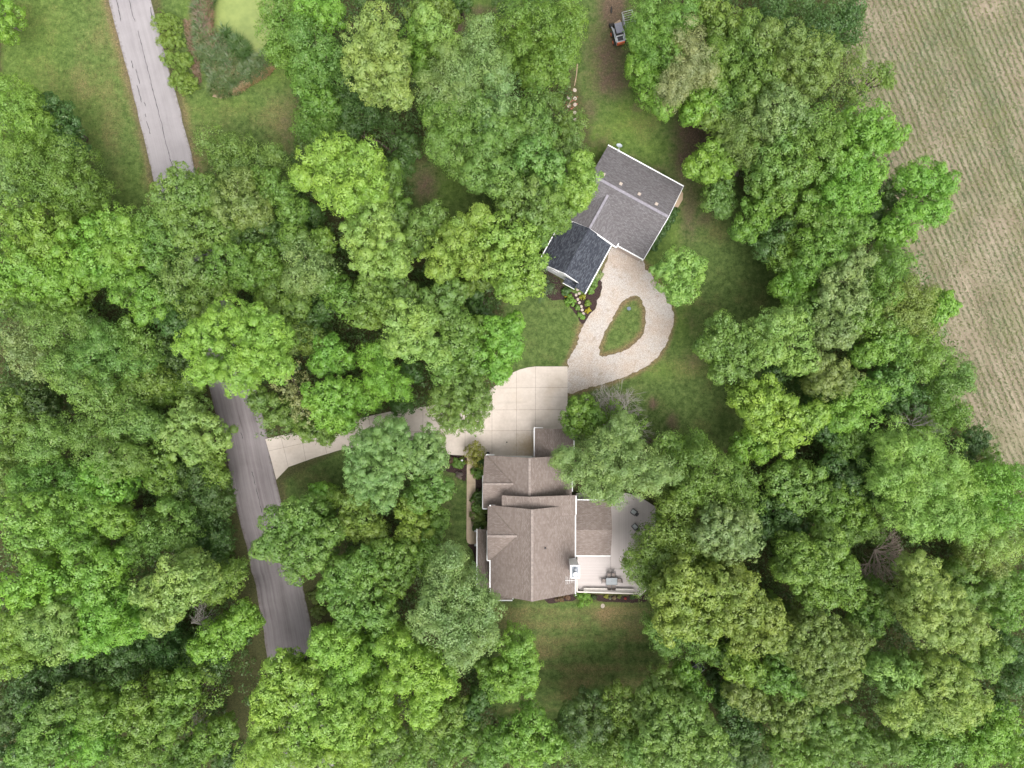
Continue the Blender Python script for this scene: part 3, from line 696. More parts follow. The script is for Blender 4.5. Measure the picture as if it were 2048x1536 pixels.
    c.build('chimney_cap', MT['white'], ch)
    c = MB(); c.box(7.03, 7.8, -22.7, -21.42, 9.582, 9.60); c.build('cap_pan', plain('grey_pan', (.22, .24, .27), .6, .15), ch)
    c = MB(); c.lathe([(.17, 0), (.17, .45), (.15, .45), (.15, .02)], (7.42, -22.25, 9.6), 20); c.lathe([(.26, 0), (.27, .04), (.05, .14), (0.01, .15)], (7.42, -22.25, 10.12), 20)
    for k in range(4):
        a = k*math.pi/2; c.tube((7.42+.16*math.cos(a), -22.25+.16*math.sin(a), 10.0), (7.42+.2*math.cos(a), -22.25+.2*math.sin(a), 10.14), .015)
    c.build('flue', MT['white'], ch, smooth=False)
    c = MB(); c.lathe([(.10, 0), (.10, .3), (.16, .32), (.02, .4)], (7.45, -21.75, 9.6), 14); c.build('flue', MT['metal'], ch)
    # aerial on the chase
    a = MB(); a.tube((6.9, -22.9, 8.0), (6.9, -22.9, 10.4), .03); a.tube((6.2, -22.9, 10.35), (7.3, -22.9, 10.35), .022)
    for k, L in enumerate((.5, .42, .36, .3, .26)): a.tube((6.3+.2*k, -22.9-L, 10.37), (6.3+.2*k, -22.9+L, 10.37), .012)
    a.build('aerial', MT['white'], ch)
    v = MB(); vx, vy = 3.95, -19.65; v.lathe([(.055, -.3), (.055, .35), (.04, .35), (.04, .1)], (vx, vy, zm(vx)), 12); v.lathe([(.16, -.06), (.07, .06)], (vx, vy, zm(vx)), 12)
    fin(v.build('vent_pipe', MT['dmetal'], H))
    for y in (-24.2, -20.0, -17.2): window(H, (7.4, y, 4.2), (0, 1), 1.0, 1.3, (1, 0))
    for x in (-.2, 4.8): window(H, (x, -25.3, 4.3), (1, 0), 1.1, 1.3, (0, -1))
    window(H, (-2.25, -23.5, 4.4), (0, 1), 1.0, 1.2, (-1, 0)); window(H, (-2.9, -12.0, 1.6), (0, 1), 1.2, 1.3, (-1, 0))
    for y in (-16.4, -18.2, -20.0): window(H, (12.1, y, 1.9), (0, 1), 1.3, 1.5, (1, 0))
    for x in (9, 10.8): window(H, (x, -21.3, 1.9), (1, 0), 1.3, 1.5, (0, -1))
    for o in H.children:
        if o.name.startswith('window'): o.location = -loc
    g = MB(); g.box(3.6, 6.9, -5.85, -5.81, 0.05, 2.3)
    for k in range(1, 4): g.box(3.6, 6.9, -5.81, -5.80, .05+k*.56, .07+k*.56)
    fin(g.build('garage_door', MT['white'], H))
    d = MB(); d.box(-2.31, -2.27, -21.0, -20.0, .3, 2.4); dd = fin(d.build('door', plain('red_door', (.25, .05, .04), .4), H))
    k = MB(); k.tube((-2.31, -20.12, 1.3), (-2.38, -20.12, 1.3), .03); k.build('handle', MT['metal'], dd)
build_house()

def build_outbuilding():
    A = Vector(W(1216, 291, 3.0)); U = Vector((.8775, -.4796, 0)).normalized(); V = Vector((-U.y * -1, U.x, 0)); V = Vector((U.y, -U.x, 0))  # V points south-west
    V = Vector((-.4796, -.8775, 0)).normalized()
    O = Vector((A.x, A.y, 0)); T = thing('outbuilding', 'angled outbuilding with wide grey shingle gable roof and a charcoal-roofed white annex', 'outbuilding', O, 0)
    def q(u, v, z=0.0): p = U*u + V*v; return (p.x, p.y, z)
    def q2(u, v): return q(u, v)[:2]
    def wl(u0, u1, v0, v1, z1, name='wall', mat='siding', z0=0):
        return walls(name, [q2(u0, v1), q2(u1, v1), q2(u1, v0), q2(u0, v0)], z1, T, MT[mat], z0)
    wl(.3, 10.5, .4, 10.25, 2.8); wl(-.6, 6.6, 9.9, 10.5, 2.8)
    wl(-.2, 6.1, 10.5, 17.05, 3.1)
    rz, rv = 5.6, 5.0; sl = (5.6-3.0)/5.2
    r = MB(); roof_face(r, [q(0, 0, 3.0), q(10.8, 0, 3.0), q(10.8, rv, rz), q(0, rv, rz)], U)
    rN = r.build('roof', MT['shed_roof'], T)
    r = MB(); roof_face(r, [q(0, rv, rz), q(10.8, rv, rz), q(10.8, 10.4, rz-.5*5.4), q(0, 10.4, rz-.5*5.4)], U)
    rS = r.build('roof', MT['shed_roof'], T)
    t = MB(); beam(t, q(0, rv, rz), q(10.8, rv, rz), .34, .05, .04); t.build('ridge_cap', MT['ridge'], rN)
    # cross gable
    cu, cz = 3.0, 5.07; v0, v1 = 6.06, 10.75; hs = 4.0; ez = cz-.5*hs
    r = MB(); roof_face(r, [q(cu, v0, cz), q(cu, v1, cz), q(cu+hs, v1, ez), q(cu+hs, v0+hs, ez+.03)], V)
    roof_face(r, [q(cu, v0, cz), q(cu, v1, cz), q(cu-hs, v1, ez), q(cu-hs, v0+hs, ez+.03)], V)
    rC = r.build('roof', MT['shed_roof'], T)
    t = MB(); beam(t, q(cu, v0, cz), q(cu, v1, cz), .30, .05, .04); t.build('ridge_cap', MT['ridge'], rC)
    g = MB(); g.face([q(cu-3.6, 10.45, 2.8), q(cu+3.6, 10.45, 2.8), q(cu, 10.45, 4.9)]); g.build('gable_wall', MT['siding'], T)
    g = MB(); g.face([q(.3, .42, 2.7), q(.3, rv, 5.4), q(.3, 9.9, 2.7)]); g.build('gable_wall', MT['siding'], T); g = MB(); g.face([q(10.5, .42, 2.7), q(10.5, rv, 5.4), q(10.5, 9.9, 2.7)][::-1]); g.build('gable_wall', MT['siding'], T)
    # charcoal annex
    au, az_ = 2.93, 5.25; b0, b1, b2 = 10.78, 17.1, 17.8; h0, h1 = -.55, 6.38; e_ = 3.2; s_ = (az_-e_)/(h1-au)
    r = MB(); roof_face(r, [q(au, b0, az_), q(au, b1, az_), q(h0, b1, e_), q(h0, b0, e_)], V); rA = r.build('roof', MT['dark_roof'], T)
    u_ = 4.9; r = MB(); roof_face(r, [q(au, b0, az_), q(h1, b0, e_), q(h1, b2, e_), q(u_, b2, az_-s_*(u_-au)), q(u_, b1, az_-s_*(u_-au)), q(au, b1, az_)], V)
    r.build('roof', MT['dark_roof'], T)
    r = MB(); roof_face(r, [q(3.3, b1-.3, 2.95), q(u_+.1, b1-.3, 2.95), q(u_+.1, b2+.05, 2.7), q(3.3, b2+.05, 2.7)], U); r.build('porch_roof', MT['dark_roof'], T)
    g = MB(); g.face([q(h0+.35, 17.06, 3.05), q(h1-.3, 17.06, 3.05), q(au, 17.06, 5.1)][::-1]); g.face([q(h0+.35, 17.065, 3.05), q(h1-.3, 17.065, 3.05), q(au, 17.065, 5.1)]); g.build('gable_wall', MT['white'], T)
    w = window(T, q(au-1.2, 17.07, 3.3), U[:2], .85, .8, V[:2])
    t = Pieces('trim', MT['white'], T)
    t.beam(q(h0, b1+.05, 3.16), q(au, b1+.05, az_-.02), .08, .2); t.beam(q(au, b1+.05, az_-.02), q(u_+.2, b1+.05, az_-s_*(u_+.2-au)-.02), .08, .2)
    t.beam(q(cu-hs, v1+.06, ez), q(cu, v1+.06, cz), .16, .2); t.beam(q(cu, v1+.06, cz), q(cu+hs+.1, v1+.06, ez-.04), .16, .2); t.beam(q(cu+hs+.1, v1, ez-.02), q(cu+hs+.1, v1-.55, ez), .14, .18)
    t.beam(q(3.3, b2+.1, 2.7), q(u_+.1, b2+.1, 2.7), .07, .15); t.beam(q(10.84, .1, 3.0), q(10.84, rv, rz-.02), .07, .18); t.beam(q(10.84, rv, rz-.02), q(10.84, 10.4, 2.9), .07, .18)
    t = Pieces('gutter', MT['white'], T); t.gutter( q(-.02, -.08, 2.95), q(10.85, -.08, 2.95), .15); t.gutter(q(h1+.07, b0+.1, 3.15), q(h1+.07, b2+.05, 3.15), .14); t.gutter(q(h0-.07, b0+.8, 3.15), q(h0-.07, b1+.05, 3.15), .13)
    t.gutter(q(7.15, 10.48, 2.86), q(10.85, 10.48, 2.86), .14)
    d = MB(); p = [q2(7.3, 10.25), q2(10.35, 10.25), q2(10.35, 10.31), q2(7.3, 10.31)][::-1]; d.prism([(x, y, 2.35) for x, y in p], 2.3); d.build('garage_door', MT['tan_door'], T)
    d = MB(); p = [q2(6.9, 10.25), q2(7.28, 10.25), q2(7.28, 10.33), q2(6.9, 10.33)][::-1]; d.prism([(x, y, 2.7) for x, y in p], 2.7)
    p = [q2(10.37, 10.25), q2(10.6, 10.25), q2(10.6, 10.33), q2(10.37, 10.33)][::-1]; d.prism([(x, y, 2.7) for x, y in p], 2.7)
    p = [q2(7.3, 10.25), q2(10.35, 10.25), q2(10.35, 10.33), q2(7.3, 10.33)][::-1]; d.prism([(x, y, 2.7) for x, y in p], .33); d.build('door_frame', MT['tan_door'], T)
    d = MB(); d.tube(q(10.85, 10.6, 2.8), q(10.62, 10.2, .1), .05); d.build('downspout', MT['white'], T)
    for px, py in ((1207, 349.5), (1241, 368.5), (1278, 389), (1312, 409)):
        k = K(4.9); P_ = Vector(((px-1024)*k, (768-py)*k, 0)) - O; u, v = P_.dot(U), P_.dot(V); z = 3.0 + v*(rz-3.0)/rv
        m = MB(); c = [q(u-.15, v+.15, z+.16), q(u+.15, v+.15, z+.16), q(u+.15, v-.15, z+.14), q(u-.15, v-.15, z+.14)]; m.prism(c, .2)
        m.prism([q(u-.2, v+.2, z+.14), q(u+.2, v+.2, z+.14), q(u+.2, v-.2, z-.02), q(u-.2, v-.2, z-.02)], .1)
        m.build('roof_vent', MT['stone'], rN)
build_outbuilding()

def satellite_dish():
    x, y, z = W(1237, 299, 3.1); T = thing('satellite_dish', 'pale grey satellite dish on a bracket at the grey roof edge', 'satellite dish', (x, y, z))
    d = MB(); n = 20; rings = []
    ax = Vector((.15, .55, .82)).normalized(); qd = ax.to_track_quat('Z', 'Y'); c0 = Vector((0, .25, .55))
    prof = [(0.01, 0), (.15, .015), (.28, .05), (.38, .1), (.385, .12), (.36, .1), (.2, .045), (.01, .02)]
    for r, h in prof: rings.append([tuple(c0 + qd @ Vector((r*math.cos(2*math.pi*i/n), r*.92*math.sin(2*math.pi*i/n), h))) for i in range(n)])
    for a, b in zip(rings[:-1], rings[1:]):
        for i in range(n): j = (i+1) % n; d.face([a[i], a[j], b[j], b[i]])
    d.build('reflector', MT['dish'], T, smooth=True)
    m = MB(); m.tube((0, -.35, -.05), (0, .05, .45), .03); m.tube((-.2, -.45, -.05), (0, .0, .4), .018); m.tube((.2, -.45, -.05), (0, 0, .4), .018); m.tube((0, .05, .45), tuple(c0), .03); m.build('bracket', MT['lgrey'], T)
    a = MB(); e = c0 + ax*.45; a.tube(tuple(c0+qd@Vector((0, -.36, .1))), tuple(e), .012); a.tube(tuple(e), tuple(e-ax*.1), .04); a.build('feed_horn', MT['lgrey'], T)
satellite_dish()

# ---------------------------------------------------------------- deck and what stands on it
def build_deck():
    T = thing('deck', 'large pale composite deck with built-in bench behind the brown-roofed house', 'deck', (12, -22, 0))
    L = Vector((12, -22, 0)); h = .9
    def D(X, Y, z=h): p = Z1(X, Y); return Vector(W(*p, z)) - L
    def slab(pts, name, mat, z=h, th=.05):
        m = MB(); p = [tuple(v) for v in pts]
        if sum(p[i][0]*p[(i+1) % len(p)][1]-p[(i+1) % len(p)][0]*p[i][1] for i in range(len(p))) < 0: p = p[::-1]
        m.prism(p, th); return m.build(name, mat, T)
    slab([D(1120, 640), D(1380, 610), D(1600, 660), D(1735, 745), D(1735, 1220), D(1385, 1220), D(1385, 1118), D(1120, 1118)], 'deck_floor', MT['deck_ns'])
    slab([D(1132, 1120), D(1383, 1120), D(1383, 1222), D(1735, 1222), D(1660, 1340), D(1590, 1410), D(1132, 1382)], 'deck_floor', MT['deck_ew'])
    m = MB(); pts = [D(1136, 1388, .85), D(1588, 1412, .85), D(1655, 1342, .85), D(1730, 1222, .85), D(1730, 750, .85), D(1600, 665, .85), D(1385, 615, .85)]
    for a, b in zip(pts[:-1], pts[1:]):
        d = (b-a).normalized(); n = Vector((-d.y, d.x, 0))*.03; m.prism([tuple(a-n), tuple(b-n), tuple(b+n), tuple(a+n)], .85)
    m.build('skirting', MT['deck_trim'], T)
    # bench: wide seat with a back rail on the lawn side
    m = MB(); a, b = D(1180, 1366, 1.33), D(1562, 1374, 1.33); a2, b2 = D(1180, 1390, 1.33), D(1580, 1400, 1.33)
    m.prism([tuple(p) for p in (a2, b2, b, a)], .05); bench = m.build('bench_seat', MT['deck_trim'], T)
    m = MB(); beam(m, D(1181, 1369, 1.27), D(1562, 1377, 1.27), .03, .36); m.build('bench_fill_panel', MT['deck_trim'], T)  # panel added below the seat edge to lighten the dark shade band there
    m = MB(); beam(m, D(1130, 1396, 1.75), D(1582, 1410, 1.75), .16, .05); beam(m, D(1130, 1400, 1.55), D(1582, 1414, 1.55), .05, .7)
    m.build('bench_back', MT['deck_trim'], T)
    for k in range(9):
        t = k/8; p = D(1180+390*t, 1384+10*t, 1.28); m = MB(); m.box(p.x-.05, p.x+.05, p.y-.05, p.y+.05, h, 1.28); m.build('bench_leg', MT['deck_trim'], T)
    m = MB(); beam(m, D(1128, 1300, 1.8), D(1130, 1396, 1.8), .16, .05); beam(m, D(1128, 1300, 1.5), D(1130, 1396, 1.5), .05, .6); m.build('end_rail', MT['deck_trim'], T)
    # stairs / ledge on the diagonal corner
    m = MB(); a, b = D(1592, 1412, .6), D(1662, 1346, .6); d = (b-a).normalized(); n = Vector((d.y, -d.x, 0))*.3
    m.prism([tuple(a+n), tuple(b+n), tuple(b), tuple(a)], .1); m.prism([tuple(a+n*1.9+Vector((0, 0, -.3))), tuple(b+n*1.9+Vector((0, 0, -.3))), tuple(b+n*1.02+Vector((0, 0, -.3))), tuple(a+n*1.02+Vector((0, 0, -.3)))], .1)
    m.build('step', MT['deck_trim'], T)
build_deck()

def patio_set():
    h = .9; px, py = 1223.3, 1162.7; x, y, _ = W(px, py, 1.6); kk = K(1.6)
    T = thing('patio_table', 'rectangular dark grey patio table on the deck with six chairs round it', 'table', (x, y, h))
    m = MB(); w, d = 11.1*kk, 7*kk; m.box(-w, w, -d, d, .70, .73)
    m.build('tabletop', MT['tabletop'], T, bevel=.01)
    m = MB()
    for a in (-1, 1): m.box(-w-.02, w+.02, a*d-.02, a*d+.02, .66, .735)
    for a in (-1, 1): m.box(a*w-.02, a*w+.02, -d+.021, d-.021, .66, .735)
    m.build('rim', MT['dmetal'], T)
    m = MB(); m.lathe([(.03, 0), (.03, .02), (.02, .02)], (0, 0, .73), 10); m.build('umbrella_hole_cap', MT['dmetal'], T)
    for sx in (-1, 1):
        for sy in (-1, 1):
            m = MB(); m.tube((sx*(w-.08), sy*(d-.08), 0), (sx*(w-.1), sy*(d-.1), .7), .03); m.build('leg', MT['dmetal'], T)
    def chair():
        C = thing('patio_chair', '', 'chair', (0, 0, 0), 0, 'chairs round the deck table')
        m = MB(); m.prism([(-.22, -.22, .42), (.22, -.22, .42), (.22, .22, .44), (-.22, .22, .44)], .025); m.build('seat', MT['sling'], C)
        m = MB(); b = [(-.22, -.24, .45), (.22, -.24, .45), (.22, -.36, .92), (-.22, -.36, .92)]; b2 = [(p[0], p[1]-.03, p[2]) for p in b]
        m.face(b[::-1]); m.face(b2); m.face([b[2], b[3], b2[3], b2[2]]); m.face([b[1], b[2], b2[2], b2[1]]); m.face([b[3], b[0], b2[0], b2[3]]); m.build('backrest', MT['sling'], C)
        for s in (-1, 1):
            m = MB(); m.poly_tube([(s*.25, .22, 0), (s*.25, .22, .62), (s*.25, -.2, .64), (s*.25, -.28, .60)], .018); m.build('armrest', MT['dmetal'], C)
            m = MB(); m.poly_tube([(s*.25, -.3, 0), (s*.25, -.25, .42), (s*.25, -.38, .95)], .016); m.build('leg', MT['dmetal'], C)
        m = MB(); m.tube((-.25, -.38, .95), (.25, -.38, .95), .016); m.build('top_rail', MT['dmetal'], C)
        return C
    spots = [(-4.8, 11.5, 180, 'chair at the house-side end of the long table edge farther from the lawn'), (4.6, 11.5, 180, 'chair on the table side away from the lawn, beside the trees end'),
             (-4.6, -11.0, 0, 'chair between table and bench, on the side towards the house'), (4.2, -11.2, 0, 'chair between table and bench, on the side towards the trees'),
             (-14.5, 0.3, -90, 'chair at the table head facing away from the house wall'), (15.5, 1.0, 97, 'chair at the table head nearest the overhanging tree')]
    base = chair()
    for i, (dx, dy, rz, lb) in enumerate(spots):
        o = base
        if i:
            o = base.copy(); COL.objects.link(o)
            for ch in base.children:
                c = ch.copy(); COL.objects.link(c); c.parent = o
        o.location = (x + dx*kk, y + dy*kk, h); o.rotation_euler.z = R(rz); o['label'] = 'dark sling ' + lb
    # two loungers by the tree
    def armchair(px, py, rz, lb):
        X, Y, _ = W(px, py, 1.3); C = thing('deck_chair', lb, 'chair', (X, Y, h), R(rz), 'low chairs at the deck edge')
        m = MB(); m.prism([(-.24, -.3, .33), (.24, -.3, .33), (.24, .3, .38), (-.24, .3, .38)], .12); m.build('cushion', MT['cushion'], C, bevel=.03)
        m = MB(); b = [(-.25, -.3, .4), (.25, -.3, .4), (.25, -.5, .95), (-.25, -.5, .95)]; b2 = [(p[0], p[1]-.08, p[2]-.02) for p in b]
        m.face(b[::-1]); m.face(b2); m.face([b[2], b[3], b2[3], b2[2]]); m.face([b[1], b[2], b2[2], b2[1]]); m.face([b[3], b[0], b2[0], b2[3]]); m.build('backrest', MT['dmetal'], C)
        for s in (-1, 1):
            m = MB(); m.box(s*.32-.045, s*.32+.045, -.42, .32, .56, .6); m.build('armrest', MT['dmetal'], C)
            for yy in (-.35, .27): m = MB(); m.box(s*.32-.025, s*.32+.025, yy-.025, yy+.025, 0, .56); m.build('leg', MT['dmetal'], C)
        m = MB(); m.box(-.27, .27, -.32, .32, .18, .22); m.build('seat_frame', MT['dmetal'], C)
    armchair(1267.5, 1024, 55, 'dark low armchair with pale cushion near the deck\'s top corner'); armchair(1270, 1053.5, 40, 'dark low armchair with pale cushion half under tree foliage at deck edge')
patio_set()

# ---------------------------------------------------------------- small yard things
def disc(name, px, py, r, z0, z1, mat, lb, cat, group=None, n=14):
    x, y, _ = W(px, py, z1); m = MB(); rg = random.Random(int(px*7+py))
    ph = rg.uniform(0, 6); pr = [(r*(1+.06*math.sin(2*a+ph)+rg.uniform(-.03, .03))) for a in [2*math.pi*i/n for i in range(n)]]
    top = [(pr[i]*.93*math.cos(2*math.pi*i/n), pr[i]*.93*math.sin(2*math.pi*i/n), z1) for i in range(n)]
    mid = [(pr[i]*math.cos(2*math.pi*i/n), pr[i]*math.sin(2*math.pi*i/n), z1-.015) for i in range(n)]; lo = [(p[0], p[1], z0) for p in mid]
    m.face(top)
    for i in range(n):
        j = (i+1) % n; m.face([mid[i], mid[j], top[j], top[i]]); m.face([lo[i], lo[j], mid[j], mid[i]])
    o = m.build(name, mat); o.location = (x, y, 0); tag(o, lb, cat, group); return o
ordn = ['first', 'second', 'third', 'fourth', 'fifth', 'sixth', 'seventh', 'eighth', 'ninth', 'tenth', 'eleventh', 'twelfth']
for i, (X, Y) in enumerate([(345, 382), (385, 405), (402, 445), (370, 460), (388, 505), (404, 538), (423, 578), (432, 613), (445, 650)]):
    disc('stepping_stone', 1080+X/5.12, 500+Y/5.12, .19, 0, .06, MT['stone'], f'round pale stepping stone, {ordn[i]} out from the charcoal-roofed annex through the dark bed', 'stepping stone', 'stepping stones in the annex flower bed')
for i, (x, y, lb) in enumerate([(1149.5, 180, 'topmost, by the timber edging'), (1136.5, 195.5, 'left one of the upper pair'), (1150, 196.5, 'right one of the upper pair'), (1137.5, 211, 'left one of the lower pair, among red chips'), (1150, 209, 'right one of the lower pair'), (1149.5, 225.5, 'above the last one'), (1151, 239.5, 'lowest, nearest the grey roof')]):
    disc('paving_round', x, y, .24, 0, .07, MT['stone'], f'round pale paver beside the dirt track, {lb}', 'paver', 'round pavers along the dirt track')
for i, (X, Y) in enumerate([(1678, 905), (1727, 857), (1790, 797)]):
    disc('round_planter', 1100+X/9.31, 1090+Y/9.31, .26, 0, .16, MT['stone'], 'round pale stone step at the deck corner, ' + ['nearest the mulch bed', 'the middle of three', 'nearest the big tree'][i], 'stepping stone', 'round stones at the deck corner')
disc('paving_round', 1205.5, 1212, .28, 0, .03, MT['stone'], 'lone pale round paver in the grass below the red-flowered bed', 'paver')
disc('drain_cover', 1258, 617, .26, 0, .05, plain('blue_grey_lid', (.13, .16, .21), .6), 'round blue-grey cover in the grass island of the gravel loop', 'cover')
disc('drain_cover', 1013.5, 884.5, .10, .11, .12, MT['dmetal'], 'small dark round drain in the concrete by the garage', 'drain')
# chips of red brick and timber edging beside the track
rg = random.Random(5); m = MB()
for k in range(34):
    x, y, _ = W(1142+rg.gauss(0, 6), 208+rg.gauss(0, 14)); s = rg.uniform(.04, .13); m.box(x-s, x+s, y-s*.7, y+s*.7, 0, rg.uniform(.02, .06))
tag(m.build('brick_chips', MT['reddish']), kind='stuff')
def timber(pts, w, z, lb, name='timber_edging', mat=None):
    m = MB()
    for a, b in zip(pts[:-1], pts[1:]): m.obox(W(*a, z), W(*b, z), w, 0, z)
    tag(m.build(name, mat or MT['tan_wood'], bevel=.01), lb, 'edging')
timber([(1155, 128), (1153, 150), (1149, 171)], .12, .15, 'thin pale timber edging between trees and the dirt track')
timber([(1141, 200), (1138, 213)], .10, .1, 'short loose timber lying between the round pavers')
m = MB(); x, y, _ = W(1222.5, 20); 
for k in range(5): m.tube((x-.02+.01*k, y-.45+.18*k, .08), (x+.0+.01*k, y-.27+.18*k, .08), .08+.05*math.sin(k*.8), .08+.05*math.sin((k+1)*.8), 8)
tag(m.build('log', MT['rubber']), 'small dark log lying on the dirt track above the loader', 'log')
# small path lights / lamps at the porch
def lamp(px, py, z, lb, group='white lanterns by the porch'):
    x, y, _ = W(px, py, z); T = thing('garden_lamp', lb, 'lamp', (x, y, 0), 0, group)
    m = MB(); m.lathe([(.05, 0), (.03, .1), (.03, z-.25)], n=10); m.build('post', MT['white'], T); m = MB(); m.lathe([(.03, z-.25), (.12, z-.2), (.14, z-.06), (.03, z)], n=14); m.build('lamp_head', MT['white'], T)
lamp(950.5, 1062.5, 1.1, 'white lamp at the upper end of the porch front'); lamp(950.5, 1090.5, 1.1, 'white lamp at the lower end of the walk, by the porch'); lamp(924, 920.5, .8, 'small white lamp in the bush beside the driveway edge', None)
x, y, _ = W(976, 907, .5); m = MB(); m.lathe([(.16, 0), (.22, .42), (.24, .45), (.2, .45), (.18, .35)], (x, y, .11), 14); tag(m.build('plant_pot', MT['dmetal']), 'dark round pot on the concrete by the house corner', 'pot')

def loader():
    x, y, _ = W(1237, 66, 1.0); T = thing('skid_steer_loader', 'small white and orange skid steer loader parked on the dirt track', 'loader', (x, y, 0), R(14))
    g = MT['lgrey']
    m = MB(); m.box(-.52, .52, -1.25, .75, .35, 1.0); m.box(-.56, .56, -1.25, -.55, 1.0, 1.25); m.build('body', g, T, bevel=.05)
    m = MB(); m.box(-.42, .42, -.45, .85, 1.0, 1.9); m.build('cab', MT['dmetal'], T, bevel=.04)
    m = MB(); m.box(-.46, .46, -.42, .88, 1.9, 2.0); m.box(-.36, .36, -.3, -.18, 2.0, 2.02); m.build('cab_roof', MT['cab'], T, bevel=.03)
    m = MB(); m.box(-.36, .36, -1.12, -.58, 1.26, 1.30)
    for k in range(7): m.box(-.34, .34, -1.08+k*.07, -1.055+k*.07, 1.30, 1.32)
    m.build('engine_grille', MT['dmetal'], T)
    m = MB(); m.box(-.5, .5, -1.42, -1.2, .55, 1.2); m.build('tailgate', MT['orange'], T, bevel=.06)
    m = MB(); m.box(-.46, .46, -.56, -.46, 1.26, 1.4); m.build('cross_member', MT['white'], T)
    for s in (-1, 1):
        for yy in (-.78, .28):
            w = MB(); q_ = []
            w.tube((s*.55, yy, .4), (s*.84, yy, .4), .4, n=22); wh = w.build('wheel', MT['rubber'], T)
            r_ = MB(); r_.tube((s*.84, yy, .4), (s*.88, yy, .4), .23, .20, n=16); r_.build('rim', MT['orange'], wh)
        m = MB(); p = [(s*.62, -1.15, 1.25), (s*.62, -.1, 1.35), (s*.6, .95, .85), (s*.6, 1.25, .35)]
        for a, b in zip(p[:-1], p[1:]): m.tube(a, b, .075, n=6)
        m.build('lift_arm', g, T)
    m = MB(); m.box(-.72, .72, 1.2, 1.28, .1, .75); m.box(-.75, -.68, 1.28, 1.75, .08, .6); m.box(.68, .75, 1.28, 1.75, .08, .6); m.box(-.68, .68, 1.28, 1.8, .08, .14); m.build('bucket', MT['rubber'], T, bevel=.02)
    for s in (-.1, .3):
        pass
    m = MB(); m.tube((-.15, 1.25, .85), (.62, 1.45, .92), .20, .23, 12); tag(m.build('log', MT['tan_wood'])) ; o = bpy.data.objects[-1] if False else None
    for ob in COL.objects:
        if ob.name.startswith('log') and 'label' not in ob:
            tag(ob, 'pale log lying across the loader\'s bucket', 'log'); ob.location = (x, y, 0); ob.rotation_euler.z = R(14)
loader()

def gate_panel():
    x, y, _ = W(1256, 40); T = thing('metal_gate', 'pale tubular metal gate lying in the grass beside the loader', 'gate', (x, y, 0), R(-76))
    L_, w = 2.1, 1.5; m = MB()
    fr = [(-1.0, -.6), (1.0, -.6), (1.0, .75), (-1.0, .75)]
    for i in range(4): m.tube((*fr[i], .35), (*fr[(i+1) % 4], .35), .035)
    m.build('frame', MT['cushion'], T)
    for k in range(6):
        m = MB(); X = -.72+k*.29; m.tube((X, -.6, .35), (X, .75, .35), .022); m.build('bar', MT['cushion'], T)
    m = MB(); m.tube((1.0, -.6, .35), (1.35, -.66, .3), .03); m.tube((-1.0, -.6, .0), (-1.0, -.6, .35), .03); m.tube((1, -.6, 0), (1, -.6, .35), .03); m.tube((1, .75, 0), (1, .75, .35), .03); m.tube((-1, .75, 0), (-1, .75, .35), .03); m.build('leg', MT['cushion'], T)
gate_panel()
m = MB(); a = W(1246, 30); b = W(1248, 52); m.obox(a, b, .30, 0, .07); tag(m.build('plank', plain('grey_plank', (.20, .19, .21), .8, .2)), 'grey plank lying between the loader and the pale gate', 'plank')

def trailer():
    pts = [(1381, 1336.5), (1401, 1324), (1409.8, 1338), (1393.8, 1352)]; c = [Vector(W(*p, .8)) for p in pts]; ctr = sum(c, Vector())/4; ctr.z = 0
    T = thing('trailer', 'small dark open-topped trailer with a pale tube rim under the lawn-corner trees', 'trailer', ctr)
    c = [p-ctr for p in c]; m = MB()
    for i in range(4): m.tube(tuple(c[i]), tuple(c[(i+1) % 4]), .035, n=8)
    m.build('rim', MT['cushion'], T)
    m = MB(); 
    for i in range(4):
        a, b = c[i]*.97, c[(i+1) % 4]*.97; a.z = b.z = .78; m.face([(a.x, a.y, .3), (b.x, b.y, .3), tuple(b), tuple(a)])
    f = [(p.x*.96, p.y*.96, .32) for p in c]; m.prism(f[::-1], .04); m.build('bed', MT['dmetal'], T)
    d = (c[1]-c[0]).normalized(); n = Vector((-d.y, d.x, 0))
    for s in (-1, 1):
        w = MB(); p = n*s*.72; w.tube((p.x, p.y, .28), (p.x+n.x*s*.16, p.y+n.y*s*.16, .28), .28, n=18); wh = w.build('wheel', MT['rubber'], T)
        r_ = MB(); r_.tube((p.x+n.x*s*.16, p.y+n.y*s*.16, .28), (p.x+n.x*s*.18, p.y+n.y*s*.18, .28), .14, n=12); r_.build('rim', MT['metal'], wh)
    h = MB(); e = (c[0]+c[3])/2; h.tube((e.x, e.y, .35), (e.x*2.0, e.y*2.0, .3), .04); h.build('drawbar', MT['metal'], T)
trailer()
x, y, _ = W(1565, 917, .4); m = MB(); m.lathe([(.42, 0), (.3, .18), (.28, .42), (.02, .43)], (x, y, 0), 14); tag(m.build('stump', MT['tan_wood'], bevel=.01), 'pinkish tree stump under the bright lime tree', 'stump')
m = MB(); rg = random.Random(9)
for k in range(46):
    a = rg.uniform(0, 6.28); l = rg.uniform(.4, 1.1); cx, cy = 33.0+rg.gauss(0, .45), -9.6+rg.gauss(0, .35); m.tube((cx-l*math.cos(a)/2, cy-l*math.sin(a)/2, .05+rg.random()*.3), (cx+l*math.cos(a)/2, cy+l*math.sin(a)/2, .1+rg.random()*.4), .03, .015, 5)
tag(m.build('brush_pile', plain('red_sticks', (.22, .10, .08), .9, .3)), 'reddish pile of cut sticks beside the pinkish stump', 'brush pile')
